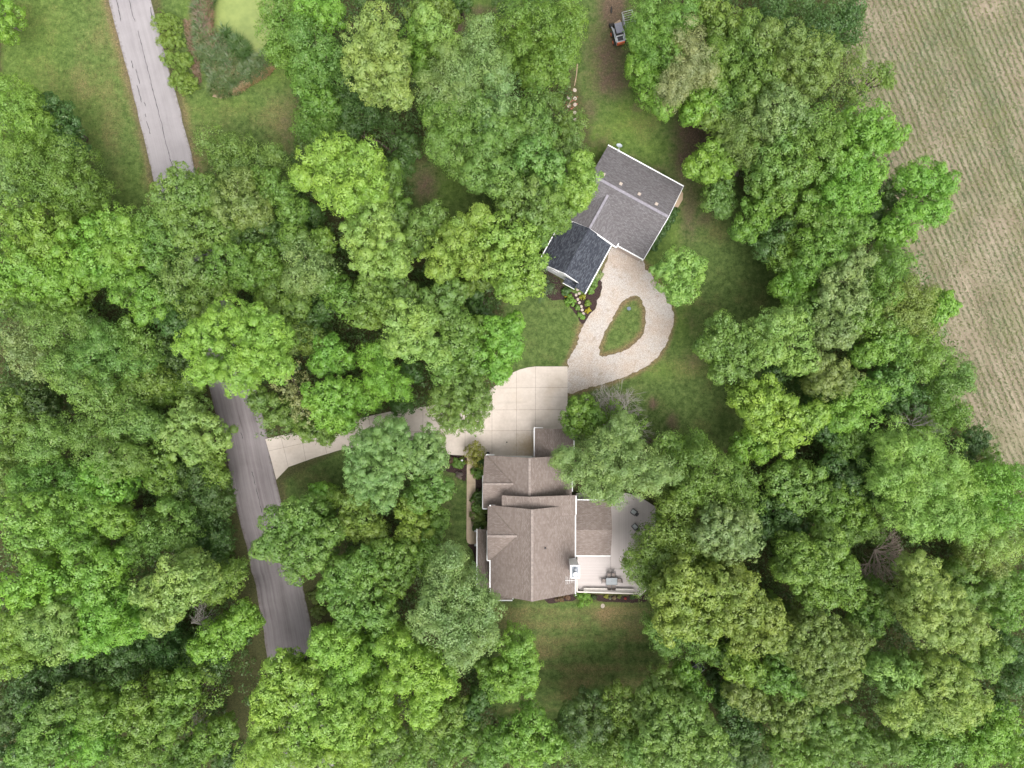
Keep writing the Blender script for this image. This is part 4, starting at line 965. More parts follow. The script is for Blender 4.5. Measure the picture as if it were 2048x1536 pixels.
# flat stones on the pond bank
m = MB(); x, y, _ = W(431, 192); m.prism([(x-.4, y-.1, .15), (x+.3, y-.25, .12), (x+.42, y+.05, .14), (x-.1, y+.2, .16)], .16); m.prism([(x+.5, y-.3, .1), (x+.9, y-.35, .1), (x+.95, y-.1, .1), (x+.55, y-.1, .1)], .1)
tag(m.build('rock', MT['tan_wood'], bevel=.03), 'pale flat rock at the lower tip of the pond reeds', 'rock')
# ================================================================ vegetation
def unit(n, rg, zmin=-0.5):
    z = rg.uniform(zmin, 1, n); a = rg.uniform(0, 2*np.pi, n); r = np.sqrt(1-z*z)
    return np.stack([r*np.cos(a), r*np.sin(a), z], -1)
def norm(v): return v/np.maximum(np.linalg.norm(v, axis=-1, keepdims=True), 1e-9)

STY = {  # sub-lobe radius, clump radius, leaf size, leaves per clump, clump density, normal jitter, elongation, fill
    'm': (1.25, .42, .235, 20, 1.00, .75, 1.0, 1.15),
    'p': (0.85, .33, .205, 17, 1.05, .70, 1.0, 1.25),
    'f': (1.60, .52, .20, 25, .95, 1.0, 1.25, 1.15),
    'a': (1.15, .46, .20, 18, .62, 1.1, 1.2, .95),
    'c': (0.42, .20, .12, 16, 1.00, .60, 1.0, 1.35),
    's': (1.30, .32, .19, 19, .90, .9, 2.2, 1.05),
}
def leaf_quads(C, Rc, D, nl, size, jit, elong, rg):
    """C clump centres, D outward directions -> leaf quads"""
    n = len(C); c = np.repeat(C, nl, 0); d = np.repeat(D, nl, 0); rc = np.repeat(Rc, nl)
    u = unit(n*nl, rg, -1.0); u = norm(u + 0.55*d)
    off = u * (rc * rg.uniform(.55, 1.08, n*nl))[:, None]
    if elong > 1.01:
        dh = d.copy(); dh[:, 2] *= .35; dh = norm(dh); off += dh * ((off*dh).sum(1)*(elong-1))[:, None]
    p = c + off
    nn = norm(u*.75 + d*.55 + np.array([0, 0, .35]) + rg.normal(0, jit*.28, (n*nl, 3)))
    t = norm(np.cross(nn, rg.normal(0, 1, (n*nl, 3)))); b = np.cross(nn, t)
    s = size*rg.uniform(.6, 1.3, n*nl); w = s*rg.uniform(.5, .75, n*nl); bend = nn*(s*.14)[:, None]
    s = s[:, None]; w = w[:, None]
    v = np.stack([p-t*s*.55, p-b*w*.5+bend, p+t*s*.55, p+b*w*.5+bend], 1)
    return v.reshape(-1, 3)

def crown_points(lobes, sty, rg, vs=1.0, dens=1.0):
    """lobes: [(x,y,z,R)] -> clump centres, radii, outward dirs"""
    rs, rc, leaf, nl, cd, jit, el, fill = STY[sty]; rs = rs*rg.uniform(.78, 1.25); Cs = []; Ds = []
    L = np.array(lobes)
    for i, (x, y, z, Rm) in enumerate(lobes):
        r_s = min(rs, Rm*.48); rc = min(STY[sty][1], Rm*.24); n = max(5, int(fill*1.85*(Rm/r_s)**2))
        # even spread: best-candidate thinning
        cand = unit(n*4, rg, -.62); keep = [0]
        dm = np.full(len(cand), 9.0)
        for _ in range(n-1):
            dm = np.minimum(dm, ((cand-cand[keep[-1]])**2).sum(1)); keep.append(int(np.argmax(dm*rg.uniform(.55, 1, len(cand)))))
        d = cand[keep]; ph = rg.uniform(0, 6.28, 3)
        lump = 1 + .17*np.sin(3*np.arctan2(d[:, 1], d[:, 0])+ph[0]) + .10*np.sin(5*np.arctan2(d[:, 1], d[:, 0])+ph[1])
        rr = (Rm - r_s*.72) * lump * rg.uniform(.80, 1.10, len(d))
        sc = np.array([x, y, z]) + d*rr[:, None]*np.array([1, 1, vs]); sr = r_s*rg.uniform(.6, 1.25, len(d)); pro = rg.uniform(0, 1, len(d)) < .12; sc = np.where(pro[:, None], sc + d*[1, 1, .5]*r_s*.55, sc); sr = np.where(pro, sr*.6, sr)
        if len(lobes) > 1:
            keepm = np.ones(len(sc), bool)
            for j, (a, b, c, Rj) in enumerate(lobes):
                if j != i:
                    q = (sc - [a, b, c])/[1, 1, vs]; keepm &= ~((np.linalg.norm(q, axis=1) < Rj*.70) & (sc[:, 2] < c+Rj*vs*.55))
            sc, sr, d = sc[keepm], sr[keepm], d[keepm]
        if not len(sc): continue
        m = int(max(5, min(60, cd*dens*2.3*(r_s/rc)**2)))
        u = unit(len(sc)*m, rg, -.55); u = norm(u + .35*np.repeat(d, m, 0) + [0, 0, .15])
        Cs.append(np.repeat(sc, m, 0) + u*(np.repeat(sr, m)*rg.uniform(.72, 1.06, len(u)))[:, None]*np.array([1, 1, .9])); Ds.append(u)
        # a thin inner fill so that gaps read as depth
        k = int(len(sc)*2.2); ui = unit(k, rg, -.7); Cs.append(np.array([x, y, z]) + ui*(Rm*rg.uniform(.25, .62, k))[:, None]*[1, 1, vs]); Ds.append(ui)
    C = np.concatenate(Cs); D = norm(np.concatenate(Ds)); return C, D

NLEAF = [0]
def foliage_mesh(name, lobes, sty, seed, parent=None, vs=1.0, dens=1.0, col=(.1, .15, .04), leafscale=1.0, mat=None):
    rg = np.random.default_rng(seed); rs, rc, leaf, nl, cd, jit, el, fill = STY[sty]
    C, D = crown_points(lobes, sty, rg, vs, dens); ls_ = rg.uniform(.74, 1.04); leaf *= ls_; nl = int(nl/ls_**1.4)
    rc = min(rc, lobes[0][3]*.26); Rc = rc*rg.uniform(.65, 1.25, len(C)); v = leaf_quads(C, Rc, D, nl, leaf*leafscale, jit, el, rg)
    NLEAF[0] += len(v)//4
    o = np_mesh(name, v, np.arange(len(v)).reshape(-1, 4), mat or MT['foliage'], parent)
    o.color = (*col, 1); return o

def limb_mesh(name, base, tops, r0, mat, parent, seed, wig=.25):
    """tapered trunk that forks into limbs reaching each lobe"""
    rg = random.Random(seed); m = MB(); b = Vector(base); top = sum((Vector(t) for t in tops), Vector())/len(tops)
    fork = b.lerp(top, .5); pts = [b]
    for k in range(1, 5):
        q = b.lerp(fork, k/4); q.x += rg.uniform(-wig, wig)*.5; q.y += rg.uniform(-wig, wig)*.5; pts.append(q)
    rr = [r0*1.35, r0, r0*.9, r0*.82, r0*.75]
    for i in range(4): m.tube(tuple(pts[i]), tuple(pts[i+1]), rr[i], rr[i+1], 8)
    for t in tops:
        T_ = Vector(t); p = pts[-1]; r = r0*.55; q0 = p
        for k in range(1, 4):
            q = p.lerp(T_, k/3); q += Vector((rg.uniform(-wig, wig), rg.uniform(-wig, wig), rg.uniform(-wig, wig)*.5)); m.tube(tuple(q0), tuple(q), r, r*.7, 6); q0 = q; r *= .7
            for _ in range(2):
                e = q + Vector((rg.gauss(0, 1), rg.gauss(0, 1), rg.uniform(.2, 1.2))).normalized()*rg.uniform(.8, 1.8); m.tube(tuple(q), tuple(e), r*.5, r*.15, 4, False)
    return m.build(name, mat, parent)

# albedo classes
C_ = dict(Y=(.205, .355, .056), L=(.185, .290, .052), B=(.160, .320, .046), G=(.135, .250, .042), T=(.135, .250, .052),
          S=(.175, .280, .092), D=(.068, .145, .034), O=(.160, .235, .056), P=(.210, .345, .080), K=(.225, .275, .120))
CN = dict(Y='bright yellow-green', L='lime speckled', B='bright green', G='mid green', T='cool blue-green', S='soft grey-green', D='dark green', O='olive green', P='pale light green', K='pale khaki')
SN = dict(m='billowy', p='dense cauliflower-crowned', f='soft fine-leaved', a='open airy', s='feathery')

# (colour, height, style, [px, py, r, ...], label or None)
TR = [
 # ---- top left
 ('B', 9, 'm', [-2,18,34, -4,46,28, -30,25,38], 'bright green tree cut by the top left corner, pale trunk foot on the lawn'),
 ('B', 15, 's', [12,178,40, 42,222,42, 20,262,46, 60,250,25], 'feathery yellow-green tree at the left edge above the big mid-green one'),
 ('D', 11, 'm', [92,215,34, 118,250,34, 128,285,30, 70,200,20], 'dark green tree bulging onto the upper left lawn'),
 ('G', 15, 'f', [55,330,60, 108,305,52, 140,370,50, 30,300,40, 95,370,50], 'broad mid-green tree filling the left edge beside the upper left lawn'),
 ('G', 12, 'f', [165,405,38, 130,430,32], None),
 ('S', 14, 'f', [10,330,35, 15,375,35], None),
 ('B', 17, 'm', [35,440,48, 82,455,46, 60,500,45, 5,430,35], None), ('B', 17, 'm', [20,520,45, 60,545,42, -10,560,35], None),
 ('B', 16, 'm', [120,500,46, 95,560,45, 150,545,40], None), ('B', 15, 'm', [190,465,40, 175,520,38], None), ('B', 16, 'm', [235,450,42, 250,490,38, 215,500,35], None),
 ('B', 14, 'm', [262,575,48, 300,610,42, 235,555,30], None), ('D', 11, 'm', [330,620,34, 320,570,34], None), ('G', 10, 'm', [20,600,42, 55,585,25], None), ('B', 13, 'm', [130,600,40, 95,620,28], None),
 ('T', 15, 'f', [80,640,45, 120,670,48, 150,650,38], None), ('T', 15, 'f', [195,690,48, 230,730,48, 170,720,35], None), ('S', 15, 'f', [25,680,45, 60,720,42], None), ('T', 13, 'f', [250,670,40, 280,700,34], None),
 ('T', 16, 'f', [150,770,50, 110,735,35, 190,800,42], None), ('D', 10, 'm', [40,790,44, 80,810,30], None), ('G', 12, 'm', [20,850,40, 10,810,30], None), ('G', 13, 'f', [270,780,42, 300,760,30], None), ('D', 10, 's', [320,700,40, 350,740,36, 300,730,28], None),
 ('T', 16, 'f', [85,875,44, 60,900,30], None), ('T', 16, 'f', [205,905,52, 175,870,36, 240,920,34], None), ('T', 14, 'f', [90,960,46, 140,975,34, 40,965,30], None), ('T', 15, 'f', [240,830,42, 280,850,30], None),
 ('G', 9, 'm', [335,775,32, 310,790,26, 370,770,28], None),
 ('P', 12, 'p', [372,830,40, 400,868,46, 345,870,38, 430,880,24, 375,900,34], 'round speckled tree bulging over the road\'s left edge where it darkens'),
 ('G', 11, 'm', [20,950,44, 10,910,32], None), ('G', 11, 'm', [300,925,38, 320,960,34], None), ('B', 14, 'm', [185,945,30, 215,985,38, 170,985,30], None),
 ('D', 9, 's', [385,950,42, 415,985,40, 350,960,36, 440,1010,24], 'dark feathery tree along the road shoulder below the speckled one'), ('G', 9, 's', [430,950,22, 420,920,20], None),
 ('B', 16, 'm', [35,1040,52, 80,1030,48, 60,1090,44], None), ('B', 16, 'm', [130,1050,45, 165,1020,38, 150,1090,40], None), ('B', 15, 'm', [205,1030,32, 225,1050,26], None),
 ('T', 13, 's', [295,1065,48, 330,1045,44, 270,1100,36, 350,1080,36], 'dark spiky conifer-like tree in the left wood'), ('D', 9, 's', [410,1060,40, 395,1110,36, 440,1090,22], None),
 ('B', 17, 'm', [150,1150,45, 205,1130,38, 190,1175,42], None), ('B', 17, 'm', [60,1170,48, 30,1200,40, 100,1180,40], None), ('P', 18, 'm', [75,1265,46, 110,1240,40, 120,1290,40, 45,1250,34], None),
 ('B', 17, 'm', [190,1235,48, 235,1270,36, 220,1220,34, 165,1290,30], None), ('B', 12, 'm', [15,1320,45, 10,1260,40], None),
 ('P', 18, 'm', [355,1150,44, 385,1170,34, 330,1190,42, 310,1235,38, 290,1190,32], 'large bright billowy crown right of the wood\'s centre, left of the road\'s lower bend'),
 ('G', 11, 's', [440,1165,30, 465,1150,24, 425,1190,24], None), ('B', 12, 'm', [425,1280,40, 480,1235,34, 460,1270,30, 400,1300,22, 500,1250,20], 'bright green tree leaning towards the road below the bare grey branches'),
 ('D', 10, 'm', [165,1330,46, 130,1345,30], None), ('D', 11, 'm', [235,1340,46, 260,1310,30], None), ('D', 9, 'f', [310,1290,44, 340,1310,34], None), ('D', 10, 'm', [60,1385,46, 40,1350,30], None), ('D', 9, 'f', [380,1320,40, 420,1330,28], None),
 ('G', 14, 'm', [285,1400,44, 260,1440,38, 310,1430,34], None), ('G', 14, 'm', [170,1420,38, 195,1440,36], None), ('T', 13, 'm', [80,1460,50, 110,1490,38, 50,1510,40], None), ('T', 13, 'm', [130,1400,32, 100,1420,28], None), ('B', 13, 'm', [180,1490,46, 150,1520,34], None),
 ('G', 14, 'm', [290,1490,46, 320,1460,40, 270,1520,36], None), ('G', 10, 'a', [390,1380,36, 420,1400,32, 400,1350,28], None), ('G', 11, 'm', [410,1490,40, 440,1470,26, 380,1520,34], None), ('G', 13, 'm', [350,1380,38, 340,1420,34], None), ('G', 12, 'm', [230,1530,40, 350,1530,36], None), ('D', 10, 'm', [0,1440,46], None), ('D', 10, 'm', [15,1520,44], None), ('D', 9, 'm', [450,1530,30], None),
 ('G', 13, 'm', [405,590,34, 432,572,28, 385,615,30], None), ('D', 12, 'm', [350,600,30, 345,650,34, 375,640,26], None), ('G', 12, 'm', [560,640,34, 590,610,26], None),
 # ---- top middle
 ('G', 12, 's', [560,60,40, 552,15,34, 590,110,34, 545,100,20, 580,30,34], 'dark feathery tree overhanging the duckweed pond'), ('B', 13, 'm', [625,12,36, 660,22,26], None),
 ('T', 14, 'f', [625,80,44, 600,60,32, 650,110,40, 610,120,36], None), ('G', 10, 'm', [620,175,38, 600,150,26, 640,200,30], None), ('G', 9, 's', [615,240,34, 650,225,36, 640,260,28], None), ('D', 9, 'f', [720,220,40, 690,190,30], None), ('D', 8, 'a', [780,250,34, 800,280,30], None),
 ('P', 19, 'm', [745,40,40, 715,100,42, 770,90,44, 735,150,40, 785,140,30, 790,180,28], 'tallest pale yellow-green tree near the top, bare limbs showing through'),
 ('B', 12, 'm', [845,55,38, 835,100,34, 850,140,30], None), ('G', 12, 'm', [880,20,38, 840,10,34], None), ('P', 15, 'm', [870,60,34, 895,90,34, 850,30,22], None),
 ('S', 18, 'f', [955,95,40, 985,130,34, 930,150,38, 960,50,26], 'tall grey-green tree just below the mown gap at the top'), ('S', 18, 'f', [900,130,46, 870,170,42, 915,180,40], None), ('G', 17, 'f', [900,235,48, 870,220,30, 940,220,42], None), ('T', 16, 'f', [905,300,40, 930,280,36, 880,285,30], None),
 ('S', 17, 'f', [1000,180,44, 975,220,38], None), ('T', 16, 'p', [1000,260,44, 970,290,34], None), ('T', 16, 'm', [985,320,42, 1010,360,38, 950,345,32], None), ('T', 15, 'm', [1060,230,44, 1030,260,34, 1085,260,30], None), ('T', 16, 'm', [1070,310,46, 1100,330,36], None),
 ('T', 11, 's', [1130,290,36, 1140,250,32, 1155,310,26, 1100,200,26], 'cool green conifer-like tree beside the round pavers of the dirt track'), ('T', 15, 'm', [1030,400,38, 1060,380,36, 1080,420,30], None), ('T', 15, 'p', [1100,400,36, 1120,430,30, 1085,450,26], None),
 ('G', 15, 's', [1080,45,58, 1040,90,48, 1130,70,42, 1110,120,40, 1020,40,36, 1140,20,34, 1070,140,30], 'large green tree at the top edge, left of the dirt track'), ('D', 8, 's', [1010,8,22], None), ('D', 9, 'm', [920,-10,24], None),
 ('Y', 14, 'm', [1165,325,30, 1172,360,30, 1140,375,26, 1160,395,20], 'small yellow-green tree overlapping the grey roof\'s left edge'),
 ('T', 11, 'f', [425,290,38, 470,300,40, 510,320,34, 450,330,34, 545,310,22, 490,335,26], 'soft dark willow-like tree right of the road where it enters the trees'),
 ('Y', 18, 'm', [640,310,38, 680,300,38, 730,310,34, 710,350,42, 650,360,44, 690,390,42, 740,370,32, 600,350,22], 'big bright yellow-green tree below the reedy meadow corner'),
 ('T', 11, 'm', [765,380,34, 790,410,32, 775,345,28], None), ('D', 8, 'm', [820,290,26, 700,250,24, 800,325,26], None), ('D', 9, 'm', [600,455,32, 620,430,26], None),
 ('T', 16, 'p', [350,365,38, 325,400,34, 380,390,36, 345,430,30], 'cool green tree right over the road where it vanishes'), ('O', 16, 'm', [470,375,38, 455,415,36, 500,420,32], 'light olive tree among darker ones right of the road'),
 ('T', 15, 'm', [395,440,40, 430,460,36, 370,470,36], None), ('T', 14, 'm', [330,475,40, 300,450,34, 310,510,34], None), ('T', 14, 'm', [370,540,44, 345,570,34, 400,560,34], None), ('G', 14, 'm', [420,400,26, 410,370,24], None), ('G', 13, 'm', [555,390,38, 530,360,30, 580,420,30], None), ('D', 11, 'm', [520,450,38, 490,475,30, 555,470,32], None),
 ('G', 14, 'm', [455,515,38, 430,540,32, 490,545,34], None), ('G', 12, 'm', [520,510,34, 540,540,34], None), ('S', 15, 'f', [605,510,40, 630,545,36, 590,555,32], None), ('G', 12, 'm', [555,585,38, 530,610,30], None), ('D', 10, 'm', [640,600,38, 610,650,40, 590,620,28], None), ('G', 13, 'm', [690,600,36, 670,570,30], None), ('G', 11, 'm', [590,680,34, 630,680,32], None), ('G', 13, 'm', [580,470,26, 640,480,26], None),
 ('P', 16, 'p', [745,430,42, 720,470,42, 770,480,40, 740,520,42, 790,520,34], 'pale cauliflower-crowned tree under the big yellow-green one'), ('T', 13, 'm', [845,450,34, 870,430,26, 830,480,28], None), ('T', 11, 'm', [800,440,26], None),
 ('Y', 16, 'm', [930,455,42, 900,490,42, 880,530,36, 940,510,38, 960,430,24], 'bright yellow-green tree, left one of the pair beside the charcoal roof'), ('Y', 16, 'm', [1000,470,44, 1045,480,42, 1050,530,40, 1000,530,40, 1065,560,26, 1020,575,28], 'bright yellow-green tree touching the charcoal roof, right one of the pair'),
 ('Y', 18, 'p', [450,640,48, 500,650,46, 400,670,40, 440,700,48, 500,710,48, 540,670,38, 465,750,42, 545,730,34, 370,690,26, 400,740,30], 'huge rounded yellow-green tree above the driveway\'s road end'),
 ('G', 15, 'm', [740,570,38, 760,610,34, 730,630,30], None), ('T', 14, 'm', [800,580,36, 830,610,32], None), ('T', 14, 'm', [870,600,40, 895,640,34, 900,580,28], None), ('P', 17, 'm', [800,640,40, 830,680,42, 790,690,30, 850,640,30, 865,700,34], 'pale soft-topped tree at the middle of the upper wood'), ('T', 15, 'm', [900,700,38, 920,660,34, 890,740,28], None), ('D', 8, 'm', [945,590,24, 960,620,26, 935,640,24], None), ('G', 11, 'm', [955,660,26], None),
 ('B', 12, 'm', [655,700,32, 680,720,26, 640,730,24], None), ('B', 13, 's', [745,710,34, 760,755,38, 735,790,34, 790,775,30], 'spray-leaved yellow-green tree just above the driveway'), ('B', 14, 'p', [660,790,40, 640,820,32, 690,790,30, 680,840,32, 625,790,22], 'bright cauliflower-crowned tree beside the driveway, left of the spray-leaved one'), ('D', 8, 'm', [820,740,24, 800,810,22], None),
 ('K', 12, 'a', [575,750,34, 590,785,34, 600,820,28], 'khaki tree with flower-like tips above the driveway\'s road end'), ('T', 10, 'm', [540,820,34, 575,830,28, 515,800,22], 'cool green tree hanging over the driveway\'s road corner'), ('G', 9, 'm', [610,860,22, 650,870,20], None),
 ('T', 13, 'p', [915,775,38, 945,790,36, 890,800,36, 930,830,40, 900,835,30, 960,815,24], 'round green tree standing over the middle of the concrete driveway'),
 ('B', 13, 'm', [990,660,34, 1015,690,34, 985,710,34, 1025,650,24, 1000,740,22], 'bright green tree at the drive\'s curved upper corner'), ('T', 11, 'm', [1050,440,20, 1075,475,20], None), ('G', 9, 'm', [960,560,22, 930,575,20], None), ('G', 12, 'm', [950,730,30, 940,700,28], None),
 # ---- lower middle
 ('S', 16, 'p', [735,895,42, 780,870,38, 790,905,40, 745,940,44, 720,970,36, 770,960,38, 765,1000,26, 710,930,28], 'big grey-green cauliflower-crowned tree below the driveway\'s middle'), ('S', 14, 'p', [855,890,34, 830,920,32, 870,920,26], 'grey-green tree overhanging the driveway\'s lower edge, by the dark bed'), ('T', 12, 'p', [860,970,38, 840,1000,34, 880,985,24], None),
 ('T', 16, 'p', [560,1050,42, 600,1030,40, 580,1090,44, 545,1090,32, 610,1120,40, 640,1080,38, 590,1140,30, 520,1100,22], 'cool green tree spreading over the road below the driveway'), ('L', 11, 'm', [700,1010,30, 720,1045,36, 745,1070,26, 690,1050,24], 'lime-tinted tree, left one of two under the big grey-green one'), ('L', 11, 'm', [820,1020,32, 835,1055,28, 815,1065,22], 'lime-tinted tree, right one of two under the big grey-green one'), ('T', 10, 'm', [870,1045,26, 860,1070,22], None), ('G', 9, 'm', [650,1000,26, 640,1030,24], None), ('B', 9, 'm', [640,985,20], None),
 ('T', 15, 'p', [680,1150,42, 720,1140,40, 690,1200,44, 730,1210,42, 760,1240,32, 700,1240,32, 660,1190,28], 'large cool green tree between the road\'s lower end and the house'), ('G', 13, 'p', [770,1120,40, 810,1120,38, 790,1160,38], None), ('G', 12, 'm', [850,1105,32, 870,1130,28], None),
 ('S', 19, 'f', [890,1160,44, 930,1190,44, 870,1210,42, 940,1240,44, 890,1260,46, 960,1280,38, 920,1310,40, 850,1250,34, 970,1220,30, 900,1125,28], 'tall soft grey-green tree against the house\'s lower left corner'),
 ('B', 12, 'm', [1035,1290,34, 1045,1330,36, 1010,1355,30, 1050,1365,28, 1020,1385,22], 'bright green tree on the left side of the back lawn'), ('G', 9, 'm', [985,1385,26, 975,1350,24], None),
 ('Y', 16, 'm', [785,1300,38, 815,1340,42, 850,1350,40, 790,1370,34, 860,1390,34, 840,1430,32, 890,1370,24], None), ('Y', 16, 'm', [655,1310,38, 680,1290,34, 700,1330,34, 640,1285,24], None), ('B', 11, 'm', [740,1290,32, 740,1340,26], None),
 ('Y', 17, 'm', [555,1350,38, 540,1380,38, 580,1400,40, 530,1420,36, 610,1370,34], 'bright yellow-green tree at the very bottom end of the visible road'), ('Y', 17, 'm', [640,1420,42, 660,1460,44, 610,1460,40, 680,1430,36, 700,1470,34], None), ('Y', 17, 'm', [540,1480,44, 570,1510,44, 510,1520,40, 530,1450,30, 605,1528,40], None), ('Y', 16, 'm', [650,1520,42, 700,1525,38], None), ('Y', 14, 'm', [750,1430,34, 740,1400,28, 770,1460,30], None), ('G', 13, 'm', [770,1500,38, 740,1525,30], None), ('Y', 15, 'm', [670,1370,30, 700,1390,26], None), ('D', 8, 'm', [720,1370,24, 600,1330,18], None),
 ('G', 11, 'm', [880,1450,38, 910,1430,30, 850,1480,32], None), ('G', 11, 'm', [930,1480,38, 900,1510,34], None), ('D', 9, 'm', [940,1430,24, 960,1400,20], None), ('G', 11, 'm', [830,1520,36], None), ('B', 12, 'm', [1060,1455,34, 1030,1480,36, 1085,1480,34, 1060,1510,38, 1110,1500,26], 'bright green tree at the bottom edge under the back lawn'), ('G', 12, 'm', [990,1490,34, 980,1525,30], None),
 # ---- bottom right
 ('D', 11, 'm', [1165,1430,36, 1190,1420,30, 1150,1460,34, 1200,1460,32], None), ('T', 11, 'f', [1160,1500,40, 1190,1520,34], None), ('G', 11, 'm', [1240,1410,32, 1260,1430,28], None), ('G', 11, 'm', [1250,1480,38, 1230,1520,34], None), ('T', 12, 'p', [1330,1375,32, 1310,1400,32, 1290,1420,28], None), ('G', 10, 'm', [1385,1375,32, 1395,1400,24, 1365,1350,20], 'mid green tree right below the small trailer'),
 ('T', 15, 'p', [1340,1430,42, 1380,1440,42, 1410,1480,42, 1350,1480,44, 1310,1470,34, 1390,1520,42, 1330,1520,40, 1440,1510,34], 'broad cool green tree at the bottom edge, right of the back lawn'), ('T', 13, 'p', [1275,1510,32, 1290,1530,28], None),
 ('G', 11, 's', [1310,1100,40, 1285,1140,32, 1330,1140,34, 1270,1120,22, 1300,1170,24], 'green tree reaching over the deck beside the patio chairs'), ('L', 16, 'm', [1370,1160,44, 1400,1200,44, 1350,1210,38, 1430,1180,40, 1375,1250,36, 1340,1260,30, 1420,1250,38, 1330,1190,24], 'big lime-speckled tree at the right side of the back lawn'), ('L', 16, 'm', [1480,1170,42, 1500,1220,44, 1460,1230,36, 1540,1240,38, 1500,1280,38, 1550,1280,26], 'lime-speckled tree further right of the back lawn, second of its kind'), ('G', 11, 's', [1340,1290,30, 1310,1250,22, 1400,1300,26], None), ('L', 12, 'm', [1480,1330,34, 1510,1350,26], None), ('G', 11, 'm', [1420,1130,28], None),
 ('S', 15, 'p', [1450,1050,42, 1490,1060,38, 1460,1090,38, 1420,1080,30, 1500,1095,26], 'grey-green cauliflower-crowned tree right of the deck'), ('G', 12, 's', [1360,1050,42, 1330,1070,34, 1380,1090,36, 1350,1010,34], None), ('G', 13, 's', [1400,930,44, 1440,950,44, 1380,980,42, 1430,1000,40, 1480,960,34, 1490,1010,36], 'yellowish feathery tree right of the one over the house roof'), ('G', 10, 's', [1360,900,32, 1400,890,24], None),
 ('S', 15, 'f', [1150,940,34, 1190,930,40, 1220,890,38, 1240,940,42, 1200,975,34, 1280,920,38, 1290,960,36, 1130,920,24, 1230,985,26, 1330,950,34, 1250,860,28], 'open grey-green tree spreading over the brown roof\'s top right corner'),
 ('G', 9, 'm', [1165,815,28, 1150,845,26, 1185,845,26], 'bushy mid green tree at the concrete pad\'s right edge, under bare twigs'), ('G', 9, 'a', [1265,850,26, 1235,830,26], None), ('G', 11, 'a', [1330,880,24, 1310,900,24], None),
 # ---- right middle
 ('T', 13, 'm', [1450,665,40, 1480,690,40, 1430,700,28, 1490,730,34, 1450,740,26, 1410,695,18], 'cool green tree pushing furthest left into the lawn right of the gravel loop'), ('P', 15, 'm', [1545,660,40, 1580,690,42, 1540,700,34, 1580,640,30, 1610,720,32], 'pale green tree with bare twigs on its right, above the bright lime one'), ('D', 9, 'm', [1560,745,30, 1620,760,24], None),
 ('Y', 14, 'm', [1500,795,34, 1545,800,40, 1580,830,42, 1540,850,36, 1610,850,34, 1580,880,34, 1640,830,24, 1520,820,28], 'bright lime tree, brightest at the right side of the lawn'), ('B', 9, 'm', [1500,890,32, 1485,905,20, 1525,905,22], None), ('O', 14, 'm', [1665,740,34, 1690,760,30, 1650,770,28, 1640,725,20], None), ('B', 13, 'm', [1700,800,38, 1740,790,34, 1720,830,34, 1690,840,28], None), ('G', 10, 'm', [1720,880,36, 1690,895,28], None), ('D', 9, 'm', [1640,800,26, 1660,860,26, 1730,930,30, 1680,930,30], None),
 ('T', 11, 'm', [1610,960,44, 1570,960,36, 1640,990,34, 1590,1000,34], None), ('D', 10, 'm', [1560,1020,40, 1540,1060,36, 1590,1050,34], None), ('G', 11, 'm', [1690,1000,42, 1720,1040,38, 1660,1030,34], None), ('D', 10, 'm', [1760,990,30, 1700,960,28], None), ('G', 10, 'm', [1750,1060,30, 1690,1070,28], None),
 ('P', 16, 's', [1810,890,40, 1850,910,46, 1900,930,46, 1800,950,42, 1860,970,50, 1920,990,46, 1820,1010,42, 1890,1040,48, 1950,1050,40, 1790,900,24, 1840,1050,34, 1780,970,24], 'very broad pale speckled crown near the lower corner of the field'), ('B', 15, 's', [1990,970,46, 2020,1010,46, 1980,1030,40, 2040,960,36], None), ('P', 14, 's', [2020,1080,42, 1985,1090,36], None), ('O', 11, 'f', [1960,1110,38, 1990,1130,36], None),
 ('G', 15, 'm', [1610,1110,42, 1660,1110,42, 1690,1150,44, 1640,1160,44, 1590,1150,34, 1700,1190,32, 1640,1200,34, 1670,1080,28], 'large mid-green tree left of the bare purple-brown dead tree'), ('T', 10, 'm', [1770,1220,38, 1740,1250,34, 1760,1190,28], None), ('G', 9, 'a', [1745,1195,26], None),
 ('P', 17, 'p', [1850,1140,32, 1870,1180,40, 1850,1220,42, 1900,1210,40, 1890,1260,42, 1940,1250,38, 1930,1290,30, 1860,1260,34, 1970,1265,26], 'tall pale cauliflower-crowned tree right below the purple-brown dead one'), ('T', 11, 'm', [1950,1170,42, 1990,1190,38, 1930,1150,30], None), ('G', 10, 'm', [2030,1180,36, 2020,1230,36], None), ('T', 10, 'm', [1970,1330,34, 2000,1310,28], None), ('D', 9, 'm', [2030,1300,38, 2040,1360,36], None),
 ('O', 16, 'p', [1620,1270,42, 1660,1280,44, 1690,1310,40, 1640,1330,44, 1600,1310,34, 1690,1360,36, 1650,1380,36, 1720,1280,26], 'big olive-tipped tree in the lower right wood, right of the lime-speckled pair'), ('G', 13, 'p', [1570,1330,36, 1550,1360,30, 1590,1370,32], None), ('O', 12, 'p', [1560,1430,40, 1590,1460,34, 1600,1420,32], None), ('O', 12, 'm', [1480,1390,26, 1510,1410,30], None),
 ('P', 15, 'p', [1790,1360,38, 1770,1345,28, 1820,1350,32], None), ('P', 16, 'p', [1820,1410,40, 1850,1440,34, 1800,1440,28], None), ('P', 16, 'p', [1880,1350,40, 1920,1370,42, 1890,1400,42, 1930,1420,38, 1960,1400,30, 1900,1440,32], 'pale rounded tree in the lower right wood, nearest the corner'),
